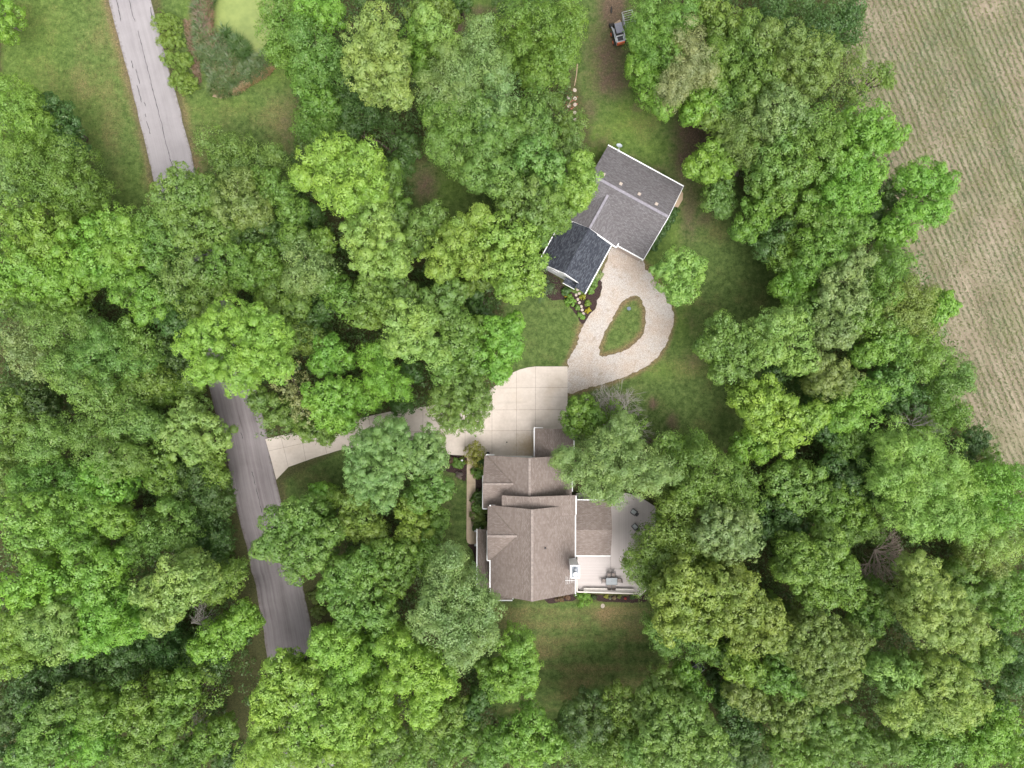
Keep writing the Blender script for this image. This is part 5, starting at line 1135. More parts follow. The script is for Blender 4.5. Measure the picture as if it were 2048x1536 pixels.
 ('T', 13, 'p', [1650,1450,38, 1690,1460,40, 1720,1490,34, 1670,1500,38], None), ('G', 12, 'p', [1580,1510,38, 1620,1520,36], None), ('T', 12, 'm', [1760,1510,38, 1800,1500,34], None), ('G', 10, 'm', [1870,1490,42, 1910,1500,38, 1840,1520,34], None), ('B', 10, 'm', [1980,1460,42, 2010,1440,36, 1960,1510,36], None), ('B', 10, 'm', [2030,1500,40], None), ('D', 9, 'm', [1470,1440,36, 1500,1470,34, 1450,1400,28], None), ('D', 10, 'm', [1510,1520,34, 1470,1510,34], None), ('G', 9, 'm', [1550,1215,24, 1440,1310,26], None), ('D', 8, 'm', [2000,1400,26], None),
 # ---- upper right
 ('G', 14, 's', [1300,25,40, 1340,50,42, 1290,70,32, 1370,20,36, 1330,100,36], 'green tree at the top edge, right of the skid steer loader'), ('B', 12, 'm', [1290,130,34, 1310,170,36, 1330,205,24, 1290,105,28], None), ('K', 15, 'f', [1380,80,36, 1395,115,34, 1370,140,36, 1345,170,34, 1410,140,26], 'pale khaki tree on the upper clearing\'s right side'),
 ('G', 13, 'm', [1440,110,40, 1460,150,38, 1425,180,30], None), ('G', 12, 'm', [1450,40,38, 1420,10,30], None), ('G', 13, 'm', [1500,55,40, 1520,100,40], None), ('G', 14, 'm', [1530,150,42, 1500,175,34], None), ('D', 10, 'f', [1600,20,42, 1560,10,34], None), ('D', 12, 'f', [1670,30,44, 1700,60,34, 1640,60,34, 1710,20,24], 'dark tree at the top edge beside the field'),
 ('O', 15, 'm', [1590,80,38, 1620,110,42, 1580,130,38, 1650,100,36, 1640,150,36, 1540,60,26], 'yellow-tipped olive tree at the field\'s upper edge'), ('O', 12, 'a', [1690,130,38, 1680,170,36, 1720,110,22], None), ('G', 9, 'a', [1740,150,24, 1770,140,18, 1710,190,26, 1775,165,12], 'sparse thin tree reaching furthest over the field near the top'),
 ('B', 12, 'm', [1400,190,30, 1390,220,24, 1420,215,24], None), ('T', 12, 'f', [1455,205,34, 1480,190,28], None), ('G', 12, 'm', [1450,250,26, 1420,235,22], None),
 ('B', 11, 'm', [1430,300,30, 1400,325,26, 1450,325,26, 1385,335,14, 1420,345,16], 'bright small tree with star-like leaf sprays, above the small round one'), ('O', 14, 'f', [1490,240,36, 1520,260,36, 1500,290,34, 1480,270,26], 'olive tree with its pale trunk showing, above the small round tree'), ('T', 8, 'p', [1440,375,28, 1425,400,26, 1455,400,26, 1445,420,18], 'small round blue-green tree standing alone right of the grey roof'),
 ('S', 16, 'm', [1560,200,40, 1590,230,40, 1550,240,34], None), ('G', 16, 'f', [1640,240,44, 1610,270,40, 1670,260,34], None), ('T', 15, 'm', [1560,300,44, 1590,340,42, 1540,340,36], None), ('G', 16, 'f', [1650,310,44, 1620,330,34], None), ('B', 16, 'm', [1720,250,42, 1760,240,36, 1740,290,40, 1700,300,34, 1790,270,26], 'bright green tree bulging into the field above its leftmost dip'), ('B', 16, 'm', [1700,350,42, 1740,340,38, 1680,390,40, 1730,390,36], None), ('G', 13, 'm', [1610,400,42, 1570,390,36, 1640,430,36], None), ('G', 11, 'm', [1530,400,34, 1510,440,34, 1490,460,22], None), ('D', 10, 'm', [1560,460,36, 1540,490,30], None), ('G', 14, 'm', [1680,440,38, 1720,460,36], None),
 ('B', 13, 'm', [1830,350,34, 1870,350,34, 1900,370,24, 1860,400,38, 1830,430,34, 1880,420,26], 'bright green tree bulging furthest into the field, halfway down it'), ('B', 11, 'p', [1790,450,28, 1810,470,22, 1780,475,20], 'small dense bright tree tucked left of the one furthest into the field'), ('D', 9, 'm', [1780,390,26, 1760,430,24], None), ('G', 10, 'm', [1590,490,34, 1570,510,30], None),
 ('G', 13, 'm', [1640,490,38, 1620,530,34, 1670,510,32], None), ('B', 10, 'm', [1600,560,34, 1570,575,24, 1620,590,30, 1590,600,22], None), ('S', 14, 'm', [1690,560,40, 1720,530,36, 1710,600,36, 1670,590,28], None), ('G', 13, 'f', [1770,540,38, 1800,520,30, 1780,580,36], None), ('O', 13, 'f', [1820,580,36, 1850,600,28, 1800,630,36, 1840,640,28], None), ('B', 10, 'm', [1890,600,22, 1875,630,24, 1905,615,16], 'small bright tree poking into the field below the largest bulge'),
 ('T', 12, 'm', [1630,620,34, 1610,640,26], None), ('S', 13, 'p', [1690,660,38, 1660,670,28, 1650,640,28], None), ('G', 13, 'm', [1750,640,36, 1720,640,28], None), ('B', 12, 'm', [1770,690,34, 1740,710,28, 1800,680,24], None), ('G', 12, 'f', [1850,690,38, 1880,720,36, 1840,730,34, 1820,700,26], None), ('T', 11, 'f', [1920,740,32, 1900,770,30, 1930,760,20], None), ('T', 11, 'm', [1800,750,38, 1770,770,30], None), ('D', 9, 'm', [1830,800,36, 1790,810,30], None), ('G', 9, 'f', [1890,810,34, 1920,830,26, 1870,850,28], None), ('D', 8, 'm', [1960,880,24, 1940,900,24], None), ('G', 9, 'a', [1980,915,22, 1960,950,22], None),
 ('P', 11, 'p', [1360,525,34, 1380,550,30, 1345,555,32, 1370,575,30, 1330,540,22, 1395,530,18, 1355,590,18], 'round light green tree standing alone at the gravel drive\'s upper right edge'),
]

LM = [('the duckweed pond', 470, 50), ('the driveway mouth', 540, 915), ('the charcoal roof', 1150, 510), ('the oval grass island', 1245, 655), ('the back lawn', 1160, 1310), ('the loader', 1236, 65),
      ('the purple-brown dead tree', 1785, 1110), ('the small lone tree', 1440, 392), ('the bottom left corner', 0, 1536), ('the bottom right corner', 2048, 1536), ('the lowest bare branches', 403, 1440),
      ('the dark trailer', 1395, 1338), ('the upper road end', 350, 350), ('the speckled roadside tree', 385, 868), ('the spiky left tree', 310, 1070), ('the bright lime tree', 1570, 835), ('the mid-driveway tree', 920, 805),
      ('the huge yellow-green tree', 465, 690), ('the olive-tipped tree', 1655, 1315), ('the left edge midpoint', 0, 768), ('the house vent pipe', 1090, 1091), ('the top mown gap', 920, 20), ('the outermost field tree', 1860, 385), ('the broad pale crown', 1865, 960), ('the lower road end', 600, 1310)]
DIRS = ['right', 'lower right', 'below', 'lower left', 'left', 'upper left', 'above', 'upper right']
def tree_labels():
    cen = []
    for t in TR:
        a = np.array(t[3], float).reshape(-1, 3); w = a[:, 2]**2; cen.append((np.average(a[:, 0], weights=w), np.average(a[:, 1], weights=w)))
    rank = {}
    for li, (nm, lx, ly) in enumerate(LM):
        sec = {}
        for i, (x, y) in enumerate(cen):
            d = math.hypot(x-lx, y-ly)
            if d < 22: continue
            s = int(round(math.atan2(y-ly, x-lx)/(math.pi/4))) % 8; sec.setdefault(s, []).append((d, i))
        for s, l in sec.items():
            for k, (d, i) in enumerate(sorted(l)): rank.setdefault(i, []).append((k, d, li, s))
    out = []; used = set()
    for i, t in enumerate(TR):
        if t[4]: out.append(t[4]); continue
        k, d, li, s = min(rank[i], key=lambda r: r[0]*120 + r[1]); dn = DIRS[s]
        ph = {'below': 'below', 'above': 'above'}.get(dn, dn + ' of')
        pre = ['first', 'second', 'third', 'fourth', 'fifth', 'sixth', 'seventh', 'eighth'][min(k, 7)]
        out.append(f'{CN[t[0]]} {SN[t[2]].split()[0]} crown, {pre} tree {ph} {LM[li][0]}')
    return out, cen
LABELS, CEN = tree_labels()

def build_trees():
    excl = [P(gravel_out), P(drive), [(x, y) for x, y in P([(l[0], l[1]) for l in road_L] + [(r[0], r[1]) for r in road_R[::-1]])], [(-5, -28), (13, -28), (13, -5), (-5, -5)]]
    for i, (c, h, sty, L, _) in enumerate(TR):
        rg = np.random.default_rng(100+i); a = np.array(L, float).reshape(-1, 3); lobes = []; skirts = []
        big = a[:, 2].max()
        for px, py, r in a:
            Rw = r*PX*(1-h/CAM_H); zc = h - Rw*.95 - (big-r)*PX*.45
            x, y, _z = W(px, py, zc+Rw*.35); lobes.append((x, y, max(zc, 1.5), Rw))
            if h >= 9 and sty != 'a' and zc - Rw*.95 > 1.5: skirts.append((x, y, zc - Rw*.95, Rw*.86))
            if h >= 14 and sty != 'a' and zc - Rw*1.9 > 2.0: skirts.append((x, y, zc - Rw*1.9, Rw*.74))
        A_ = np.array(lobes); w = A_[:, 3]**2; bx, by = np.average(A_[:, 0], weights=w), np.average(A_[:, 1], weights=w)
        if i == 0: bx, by, _z = W(39, 58)
        if c == 'O' and L[0] == 1490: bx, by, _z = W(1472, 347)
        gx, gy = bx/(1-h*.75/CAM_H), by/(1-h*.75/CAM_H)
        if i and not (c == 'O' and L[0] == 1490): kb = 1.3 if (L[0], h) in ((1340, 15), (1330, 12)) else .35; bx, by = bx*(1-kb)+gx*kb, by*(1-kb)+gy*kb
        for pl in excl:                       # no trunk grows out of paving: step the foot to the nearer verge
            if inside(pl, [bx], [by])[0]:
                best = min(((dx, dy) for dx in np.arange(-7, 7.1, .5) for dy in np.arange(-7, 7.1, .5) if not any(inside(q, [bx+dx], [by+dy])[0] for q in excl)), key=lambda d: d[0]**2+d[1]**2, default=(0, 0))
                bx, by = bx+best[0]*1.12, by+best[1]*1.12
        T = thing('pine_tree' if (sty == 's' and c in 'DT') else 'broadleaf_tree', LABELS[i], 'tree', (bx, by, 0), 0, None)
        rel = [(x-bx, y-by, z, r) for x, y, z, r in lobes]; sk = [(x-bx, y-by, z, r) for x, y, z, r in skirts]
        v = rg.uniform(.92, 1.08, 3); col = tuple(np.array(C_[c])*v)
        cr = foliage_mesh('crown', rel + sk, sty, 1000+i, T, vs=1.12 if h > 11 else 1.0, col=col, dens=1.0)
        limb_mesh('trunk', (0, 0, -.1), [(x, y, z-.1*r) for x, y, z, r in rel], .13+.014*h, MT['pale_bark'] if i == 0 or (c == 'O' and L[0] == 1490) else MT['bark'], T, i)
    print('LEAVES', NLEAF[0], 'TREES', len(TR))
build_trees()

# ---- bare and dead trees
def bare_tree(name, base, tip, spread, seed, lb, mat, h, r0=.12, n1=7, up=.5):
    bx, by, _ = base; T = thing(name, lb, 'tree', (bx, by, 0)); rg = random.Random(seed)
    tr = MB(); tw = MB(); fork = Vector((tip[0]-bx, tip[1]-by, h*.6)); tr.tube((0, 0, -.1), tuple(fork*.5), r0*1.3, r0, 8); tr.tube(tuple(fork*.5), tuple(fork), r0, r0*.8, 8)
    def grow(p, d, r, L, depth):
        q = p + d*L; (tr if depth == 0 else tw).tube(tuple(p), tuple(q), r, r*.62, 5 if depth else 6, False)
        if depth >= 4 or r < .008: return
        for _ in range(rg.choice((2, 3, 3)) if depth else 4):
            nd = (d + Vector((rg.gauss(0, .5), rg.gauss(0, .5), rg.gauss(0.05, .3)))).normalized(); t = rg.uniform(.45, 1.0); grow(p.lerp(q, t), nd, r*.62*(1.25-t*.3), L*rg.uniform(.5, .85), depth+1)
    for k in range(n1):
        a = spread[0] + (spread[1]-spread[0])*(k+.5)/n1 + rg.uniform(-.15, .15); d = Vector((math.cos(a), math.sin(a), up*rg.uniform(.3, 1.3))).normalized(); grow(fork*rg.uniform(.85, 1.0), d, r0*.5, spread[2]*rg.uniform(.75, 1.15), 0)
    tr.build('trunk', mat, T); tw.build('twigs', mat, T)
bare_tree('dead_tree', W(1745, 1095), W(1752, 1102, 6), (-2.1, .9, 2.0), 3, 'bare purple-brown dead tree in the lower right wood', MT['dead'], 9.5, .17, 11, .1)
bare_tree('dead_tree', W(1222, 866), W(1222, 852, 6), (.2, 2.9, 2.5), 5, 'bare grey dead tree fanning up beside the concrete pad', MT['greywood'], 9, .17, 9, .5)
bare_tree('dead_tree', W(385, 1430), W(384, 1452, 6), (-1.3, 1.2, 1.5), 8, 'bare grey branches in the lower left wood', MT['greywood'], 11, .12, 6, .4)
bare_tree('dead_tree', W(400, 1240), W(385, 1245, 7), (-.3, 1.1, 1.7), 9, 'bare grey branches between bright crowns left of the lower road', MT['greywood'], 12, .1, 5, .3)
bare_tree('dead_tree', W(1590, 745), W(1590, 742, 6), (-1.5, 2.6, 1.0), 10, 'bare grey twigs poking out above the brightest lime tree', MT['greywood'], 11, .08, 6, .4)
bare_tree('dead_tree', W(945, 605), W(942, 603, 4), (0, 6.28, 1.1), 12, 'small bare tree in the dark gap beside the charcoal roof\'s bright tree', MT['dead'], 7, .07, 7, .4)
bare_tree('dead_tree', W(1795, 845), W(1797, 848, 5), (-1, 3, 1.2), 14, 'bare grey twigs at the top of the broad pale crown by the field', MT['greywood'], 14, .08, 6, .4)

# ---- shrubs
def shrub(px, py, r, h, c, sty, lb, name='shrub', group=None, ls=.8, cat='shrub', col=None):
    k = K(h*.6); Rw = r*k; x, y, _ = W(px, py, h*.6); T = thing(name, lb, cat, (x, y, 0), 0, group)
    foliage_mesh('foliage', [(0, 0, max(.15, h-Rw*.9), Rw)], sty, int(px*3+py), T, vs=min(1.0, h/(Rw*1.9)) if Rw > 0 else 1, col=col or C_[c], leafscale=ls, dens=.9)
    m = MB()
    for k_ in range(4):
        a = k_*1.6+.3; m.tube((0, 0, 0), (math.cos(a)*Rw*.4, math.sin(a)*Rw*.4, h*.6), .03, .01, 5)
    m.build('stem', MT['bark'], T)
for px, py, rx, ry, lb in [(334, 47, 31, 24, 'topmost'), (341, 83, 28, 18, 'second from the top'), (354, 121, 33, 21, 'third from the top, the widest'), (367, 164, 31, 25, 'lowest')]:
    x, y, _ = W(px, py, 1.4); k = K(1.4); T = thing('round_bush', f'{lb} of four round clipped yellow-green bushes beside the road', 'bush', (x, y, 0), 0, 'round bushes along the road')
    ry *= .80; dx = (rx-ry)*k*.9; lob = [(s_*dx, -s_*dx*.12, 1.3, ry*k) for s_ in (-1, 0, 1)]
    foliage_mesh('foliage', lob, 'c', px, T, vs=.85, col=(.17, .27, .045), dens=1.1)
    m = MB()
    for k_ in range(4): a = k_*1.6; m.tube((0, 0, 0), (math.cos(a)*.7, math.sin(a)*.5, 1.2), .04, .015, 5)
    m.build('stem', MT['bark'], T)
shrub(378, 120, 8, .8, 'B', 'm', 'small green shrub right of the widest roadside bush')
shrub(950, 909, 22, 3.0, 'L', 'm', 'yellow-green shrub overhanging the walk\'s top end at the driveway', ls=.8, col=(.19, .20, .03))
shrub(959, 944, 15, 1.4, 'G', 'm', 'green shrub by the house wall under the yellow-green one'); shrub(963, 925, 10, 1.2, 'D', 'm', 'dark shrub at the house\'s upper left corner')
shrub(957, 996, 15, 1.6, 'B', 'm', 'bright shrub beside the walk, upper of the tall pair', col=(.06, .12, .02)); shrub(954, 1015, 11, 1.3, 'T', 'm', 'bluish shrub squeezed between walk and house'); shrub(960, 1037, 17, 1.5, 'O', 'm', 'olive shrub beside the walk above the porch'); shrub(956, 1054, 10, 1.0, 'D', 'm', 'low dark shrub touching the porch corner')
shrub(916, 928, 12, 1.0, 'G', 'm', 'green bush beside the driveway edge in the dark bed'); shrub(903, 921, 6, .6, 'O', 'a', 'thin reddish-olive shrub at the left end of the driveway bed', col=(.12, .07, .04)); shrub(918, 950, 7, .5, 'K', 'a', 'greyish bare-looking shrub at the lower end of the driveway bed', col=(.17, .14, .13))
shrub(1167.5, 1197, 16, 1.5, 'B', 'p', 'round bright green bush at the deck\'s lower left corner', 'round_bush', cat='bush', ls=.7)
for i, (px, py, r) in enumerate([(1353, 424, 8), (1344, 438, 9), (1336, 452, 9), (1327, 466, 9), (1318, 480, 9), (1308, 493, 9)]):
    shrub(px-3, py, r, .9, 'D', 'm', f'low dark shrub in the row along the grey-roofed wall, {ordn[i]} from the tan slab', group='shrubs along the outbuilding wall')
shrub(1090, 577, 24, 3.2, 'G', 's', 'bushy green shrub left of the flower bed under the white gable', col=(.075, .135, .05)); shrub(1133, 583, 9, .8, 'D', 'm', 'dark green shrub under the white gable wall'); shrub(1141, 602, 10, .9, 'B', 'p', 'round green hosta clump beside the stepping stones', 'hosta', cat='plant')
shrub(1197, 549.5, 9, .6, 'P', 'm', 'pale variegated hosta at the annex eave, topmost', 'hosta', cat='plant', col=(.24, .30, .12), ls=.7); shrub(1189, 566, 7, .5, 'T', 'm', 'blue-green hosta at the annex eave, middle of the row', 'hosta', cat='plant', ls=.7); shrub(1182.5, 580.5, 7, .5, 'G', 'm', 'green hosta at the annex eave, lowest of the row', 'hosta', cat='plant', ls=.7); shrub(1194, 557, 5, .4, 'T', 'm', 'small bluish hosta just under the pale variegated one', 'hosta', cat='plant', ls=.6)
YF = (.42, .38, .02)
shrub(1166, 593, 6, .4, 'Y', 'a', 'small yellow-flowered clump at the charcoal eave\'s tip', 'flower_clump', cat='flowers', ls=.5, col=(.30, .33, .03)); shrub(1175, 606, 6, .5, 'B', 'm', 'green and yellow lily clump, upper half of the tall one', 'flower_clump', cat='flowers', ls=.6, col=(.16, .26, .03)); shrub(1176, 620, 5.5, .5, 'Y', 'a', 'yellow-flowered lily clump right of the stepping stones', 'flower_clump', cat='flowers', ls=.5, col=YF)
shrub(1136, 591, 6, .4, 'Y', 'a', 'yellow flowers left of the stepping stones', 'flower_clump', cat='flowers', ls=.5, col=(.50, .40, .02)); shrub(1155, 615, 5, .35, 'G', 'm', 'small green clump beside the middle stepping stones', 'garden_plant', cat='plant', ls=.6); shrub(1159, 629, 5, .35, 'G', 'm', 'small green clump left of the last stepping stone', 'garden_plant', cat='plant', ls=.6); shrub(1165, 634, 4, .3, 'B', 'm', 'tiny green clump just under the last stepping stone', 'garden_plant', cat='plant', ls=.6)
for px, py, r, c, lb in [(1188, 1194, 5, (.06, .11, .03), 'small green plant in the bed, nearest the round bush'), (1213, 1193, 3.5, (.28, .30, .04), 'yellow-green plant in the deck bed'), (1220, 1196.5, 2.6, (.2, .22, .15), 'grey plant in the deck bed'), (1228, 1196, 3.4, (.25, .2, .12), 'pale flowering plant, middle of the deck bed'), (1238, 1194, 3.5, (.16, .2, .04), 'olive plant left of the red flowers'), (1250.5, 1197, 2.2, (.35, .06, .05), 'small red-flowered plant in the deck bed'), (1265.5, 1194.5, 5, (.06, .12, .03), 'green plant at the deck bed\'s right end')]:
    shrub(px, py, r, .35, 'G', 'a', lb, 'garden_plant', cat='plant', ls=.5, col=c)
shrub(1120, 1196, 9, .5, 'O', 'a', 'low brownish shrub under the house\'s lower right eave', col=(.16, .10, .05)); shrub(1135, 1193, 6, .5, 'O', 'a', 'rusty shrub under the house eave beside the round bush', col=(.16, .08, .04))
for px, py, r, h, c, lb in [(630, 1195, 14, 1.2, 'O', 'scrubby olive bush on the road\'s right shoulder, upper'), (636, 1225, 14, 1.2, 'O', 'scrubby olive bush on the road\'s right shoulder, lower'), (655, 1262, 13, 1.2, 'O', 'scrubby olive bush beside the last stretch of road'), (1425, 1355, 14, .9, 'D', 'low dark bush right of the small trailer'), (470, 1140, 18, 1.5, 'B', 'green bush at the road\'s left shoulder'), (448, 1120, 16, 1.6, 'G', 'mid green bush between the dark feathery tree and the road')]:
    shrub(px, py, r, h, c, 'm', lb)

# ---- woodland undergrowth: low dark brush that nobody could count
def undergrowth():
    rg = np.random.default_rng(55); n = 62000; px = rg.uniform(-160, 2208, n); py = rg.uniform(-130, 1670, n)
    X, Y = (px-1024)*PX, (768-py)*PX; keep = np.zeros(n, bool)
    keep[:] = True
    open_ = [[(190, -160), (345, -160), (430, 400), (285, 400)], gravel_out, drive, [(300, -100), (600, -100), (600, 260), (590, 420), (400, 340)], [(0, -60), (215, -100), (315, 400), (310, 460), (185, 440), (150, 300), (0, 170)],
             [(1130, -100), (1270, -100), (1290, 200), (1420, 250), (1500, 420), (1600, 520), (1600, 640), (1500, 900), (1340, 930), (1280, 870), (1100, 840), (1020, 740), (1000, 600), (1100, 540), (1150, 300), (1130, 120)],
             [(860, 890), (985, 890), (985, 1200), (1350, 1190), (1300, 1290), (1440, 1330), (1440, 1420), (1370, 1430), (1200, 1400), (1100, 1440), (990, 1420), (990, 1280), (900, 1150)], [(550, 930), (700, 880), (790, 830), (950, 780), (960, 900), (700, 1000), (560, 1040)],
             [(820, 320), (930, 320), (980, 480), (830, 480)], [(900, -60), (1060, -60), (1000, 160), (870, 60)], [(430, 900), (640, 900), (700, 1340), (520, 1340), (480, 1200), (450, 1000)], [(1110, 880), (1340, 880), (1340, 1210), (960, 1210), (960, 880)], [(455, 1380), (500, 1300), (510, 1500), (460, 1500)]]
    for pl in open_: keep &= ~inside(P(pl), X, Y)
    keep &= ~inside(P([(l[0]-8, l[1]) for l in road_L] + [(r[0]+10, r[1]) for r in road_R[::-1]]), X, Y) & ~inside(fo, X, Y)
    # patchy
    pn = np.sin(X*.9+2*np.sin(Y*.31))+np.sin(Y*.8+1.7*np.sin(X*.27)); keep &= pn > -1.6
    X, Y = X[keep], Y[keep]; Z = np.clip(rg.gamma(2.2, 1.0, len(X)), .2, 6.5); C = np.stack([X, Y, Z], -1)
    v = leaf_quads(C, rg.uniform(.35, .85, len(C)), unit(len(C), rg, .2), 14, .27, 1.0, 1.1, rg); print('UNDER', len(v)//4)
    o = np_mesh('undergrowth', v, np.arange(len(v)).reshape(-1, 4), MT['foliage']); o.color = (.085, .165, .042, 1); tag(o, kind='stuff')
undergrowth()

# ---- pond reeds, grass fringes
def blades(name, pts, n, h, w, lean, col, seed, kind='stuff', z0=0.0, jitter=.6):
    rg = np.random.default_rng(seed); P_ = np.array(P(pts)); x0, y0 = P_.min(0); x1, y1 = P_.max(0); x = rg.uniform(x0, x1, n*4); y = rg.uniform(y0, y1, n*4)
    k = inside([tuple(p) for p in P_], x, y); x, y = x[k][:n], y[k][:n]; m = len(x); a = rg.normal(lean, jitter, m); hh = h*rg.uniform(.5, 1.2, m); L = hh*rg.uniform(.35, .9, m)
    b = np.stack([x, y, np.full(m, z0)], -1); d = np.stack([np.cos(a), np.sin(a), np.zeros(m)], -1); s = np.stack([-np.sin(a), np.cos(a), np.zeros(m)], -1)*w
    t = b + d*L[:, None] + np.array([0, 0, 1])*hh[:, None]*.8; mid = b + d*(L*.35)[:, None] + np.array([0, 0, 1])*hh[:, None]*.6
    v = np.stack([b-s, b+s, mid+s, mid-s], 1).reshape(-1, 3); v2 = np.stack([mid-s, mid+s, t+s*.2, t-s*.2], 1).reshape(-1, 3); V_ = np.concatenate([v, v2])
    o = np_mesh(name, V_, np.arange(len(V_)).reshape(-1, 4), MT['foliage']); o.color = (*col, 1); tag(o, kind=kind); return o
reed = [(385, -40), (440, -40), (425, 20), (418, 50), (432, 76), (450, 92), (464, 112), (485, 132), (520, 118), (545, 110), (540, 140), (500, 165), (470, 190), (445, 195), (425, 180), (418, 150), (400, 110), (392, 60)]
def tussocks(name, outline, n, per, h, w, col, seed):
    rg = np.random.default_rng(seed); P_ = np.array(P(outline)); x0, y0 = P_.min(0); x1, y1 = P_.max(0); x = rg.uniform(x0, x1, n*6); y = rg.uniform(y0, y1, n*6)
    k = inside([tuple(q) for q in P_], x, y); x, y = x[k][:n], y[k][:n]; hs = h*rg.uniform(.5, 1.25, len(x)); x, y, hh = np.repeat(x, per), np.repeat(y, per), np.repeat(hs, per)
    m = len(x); a = rg.uniform(0, 6.28, m); L = hh*rg.uniform(.15, .75, m); hh = hh*rg.uniform(.6, 1.1, m)
    d = np.stack([np.cos(a), np.sin(a), np.zeros(m)], -1); s = np.stack([-np.sin(a), np.cos(a), np.zeros(m)], -1)*w; up = np.array([0, 0, 1.])
    b = np.stack([x, y, np.full(m, -.2)], -1) + d*.12; mid = b + d*(L*.4)[:, None] + up*hh[:, None]*.7; t = b + d*L[:, None] + up*(hh*.85)[:, None]
    V_ = np.concatenate([np.stack([b-s, b+s, mid+s, mid-s], 1), np.stack([mid-s, mid+s, t+s*.2, t-s*.2], 1)]).reshape(-1, 3)
    o = np_mesh(name, V_, np.arange(len(V_)).reshape(-1, 4), MT['foliage']); o.color = (*col, 1); tag(o, kind='stuff')
tussocks('reeds', reed, 300, 46, 1.35, .035, (.095, .155, .055), 1)
tussocks('reeds', reed, 150, 40, 1.1, .035, (.19, .185, .105), 8)
tussocks('reeds', [(440, 55), (470, 105), (498, 122), (500, 95), (485, 84), (466, 70)], 40, 46, 1.5, .035, (.07, .14, .035), 2)
blades('dry_reeds', [(395, 0), (425, -10), (428, 60), (440, 90), (430, 95), (405, 70)], 1500, 1.2, .03, 1.0, (.20, .14, .11), 3, jitter=1.4)
blades('dry_reeds', [(470, 192), (540, 150), (548, 140), (540, 130), (500, 165), (465, 185)], 2200, .8, .03, .8, (.30, .22, .12), 4, jitter=1.4)
blades('dry_reeds', [(366, 40), (392, 45), (398, 120), (404, 165), (392, 170), (378, 100)], 1500, .4, .03, .8, (.24, .17, .12), 6, jitter=2)
# ---- lawn tufts: short real grass over every mown area in view, thin where the soil shows
def lawn_tufts():
    rg = np.random.default_rng(77); n = 150000; px = rg.uniform(-20, 1700, n); py = rg.uniform(-20, 1460, n); X, Y = (px-1024)*PX, (768-py)*PX
    areas = [[(0, -40), (215, -40), (310, 400), (300, 470), (190, 480), (150, 300), (0, 190)], [(305, -40), (620, -40), (610, 420), (392, 330)], [(1130, -40), (1300, -40), (1300, 160), (1440, 280), (1500, 420), (1640, 520), (1600, 900), (1400, 900), (1130, 900), (1020, 740), (1000, 600), (1190, 560), (1180, 250), (1130, 90)],
             [(860, 910), (930, 915), (945, 1200), (1340, 1215), (1340, 1300), (1430, 1330), (1370, 1420), (1000, 1450), (940, 1330), (860, 1150)], [(570, 965), (700, 895), (720, 990), (580, 1030)]]
    k = np.zeros(n, bool)
    for a in areas: k |= inside(P(a), X, Y)
    gi = inside(P(gravel_in), X, Y); k &= ~inside(P(gravel_out), X, Y) | gi
    for a in (drive, reed, pond, [(1075, 530), (1205, 540), (1165, 650), (1130, 610), (1050, 600)]): k &= ~inside(P(a), X, Y)
    k &= ~inside(P([(1206, 290), (1370, 372), (1282, 520), (1168, 590), (1075, 530)]), X, Y) & ~inside([(-5, -28), (20, -28), (20, -5), (-5, -5)], X, Y)
    soil = np.zeros(n); ix, iy = px, py
    for x, y, rx, ry, s in blobs_soil:
        if s: soil = np.maximum(soil, s*np.exp(-.5*(((ix-x)/rx)**2+((iy-y)/ry)**2)))
    k &= rg.uniform(0, 1, n) > soil*.9; X, Y = X[k], Y[k]; m = len(X)
    C = np.stack([X, Y, np.full(m, .03)], -1); a = rg.uniform(0, 6.28, m); hh = rg.uniform(.04, .10, m); w = rg.uniform(.02, .05, m)
    d = np.stack([np.cos(a), np.sin(a), np.zeros(m)], -1); s = np.stack([-np.sin(a), np.cos(a), np.zeros(m)], -1)
    v = np.stack([C-s*w[:, None], C+d*w[:, None]*.4+s*w[:, None]*.4, C+d*(w*2)[:, None]+np.array([0, 0, 1])*hh[:, None], C-s*w[:, None]*.3+np.array([0, 0, 1])*hh[:, None]*.8], 1).reshape(-1, 3)
    o = np_mesh('grass', v, np.arange(len(v)).reshape(-1, 4), MT['foliage']); o.color = (.095, .130, .042, 1); tag(o, kind='stuff')
lawn_tufts()

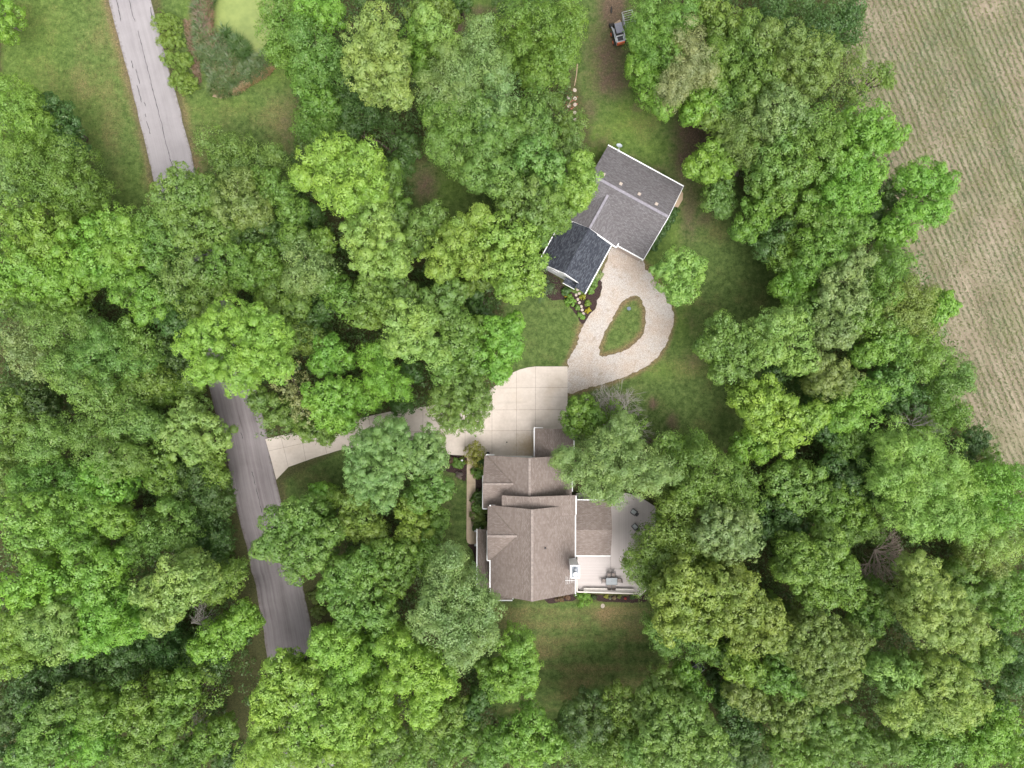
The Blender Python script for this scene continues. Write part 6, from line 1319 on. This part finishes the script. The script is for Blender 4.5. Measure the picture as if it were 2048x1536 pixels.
# ---- crop rows
def crop():
    rg = np.random.default_rng(31); d = np.array([.395, -.919]); nrm = np.array([.919, .395]); x0, y0 = W(1700, 0)[:2]; V_ = []
    pts = []
    for k in range(-9, 90):
        off = .45 + k*.76; L = 100; m = int(L/.085); t = np.linspace(-14, L-14, m) + rg.uniform(-.05, .05, m)
        p = np.array([x0, y0])[None] + nrm[None]*(off + rg.normal(0, .085, m))[:, None] + d[None]*t[:, None]
        px = p[:, 0]/PX+1024; py = 768-p[:, 1]/PX
        # vigour: a lush strip, a green belt near the top, weak towards the bottom
        c = px - .40*py - 1700; g = .62 + .30*np.exp(-((c-195)/26)**2) + .25*np.exp(-(((px-1880)/110)**2+((py-130)/170)**2)) - .22*np.clip((py-450)/500, 0, 1) + .12*np.sin(px*.031+py*.012)+.10*np.sin(py*.045-px*.02)
        keep = (rg.uniform(0, 1, m) < g+.1) & (px < 2075) & (px > 1690) & (py < 1010) & inside(fo, p[:, 0], p[:, 1]) & (py > -20); q = p[keep]; gg = g[keep]
        pts.append(np.c_[q, gg])
    q = np.concatenate(pts); n = len(q)
    for lf in range(4):
        a = rg.uniform(0, 6.28, n); L = rg.uniform(.09, .19, n)*(.6+.8*q[:, 2]); z = rg.uniform(.08, .22, n)
        b = np.c_[q[:, :2], np.full(n, .02)]; dd = np.stack([np.cos(a), np.sin(a), np.zeros(n)], -1); s = np.stack([-np.sin(a), np.cos(a), np.zeros(n)], -1)*.032
        m_ = b+dd*(L*.5)[:, None]+np.array([0, 0, 1])*z[:, None]; e = b+dd*L[:, None]+np.array([0, 0, 1])*(z*.9)[:, None]
        V_.append(np.stack([b, m_-s, e, m_+s], 1).reshape(-1, 3))
    # weeds and volunteer grass between the rows
    n2 = 190000; px = rg.uniform(1690, 2075, n2); py = rg.uniform(-20, 1000, n2); c = px-.40*py-1700
    dens = .30 + .75*np.exp(-((c-195)/20)**2) + .5*np.exp(-(((px-1870)/90)**2+((py-150)/150)**2)) + .18*np.sin(px*.05+3*np.sin(py*.013))
    k = (rg.uniform(0, 1, n2) < dens) & (c > -70); k &= inside(fo, (px-1024)*PX, (768-py)*PX); X, Y = (px[k]-1024)*PX, (768-py[k])*PX; n2 = len(X); a = rg.uniform(0, 6.28, n2); L = rg.uniform(.05, .13, n2)
    b = np.c_[X, Y, np.full(n2, .02)]; dd = np.stack([np.cos(a), np.sin(a), np.zeros(n2)], -1); s = np.stack([-np.sin(a), np.cos(a), np.zeros(n2)], -1)*.035
    m_ = b+dd*(L*.5)[:, None]+[0, 0, .06]; V_.append(np.stack([b, m_-s, b+dd*L[:, None]+[0, 0, .05], m_+s], 1).reshape(-1, 3))
    v = np.concatenate(V_); o = np_mesh('crop_seedlings', v, np.arange(len(v)).reshape(-1, 4), MT['foliage']); o.color = (.165, .215, .100, 1); tag(o, kind='stuff')
crop()
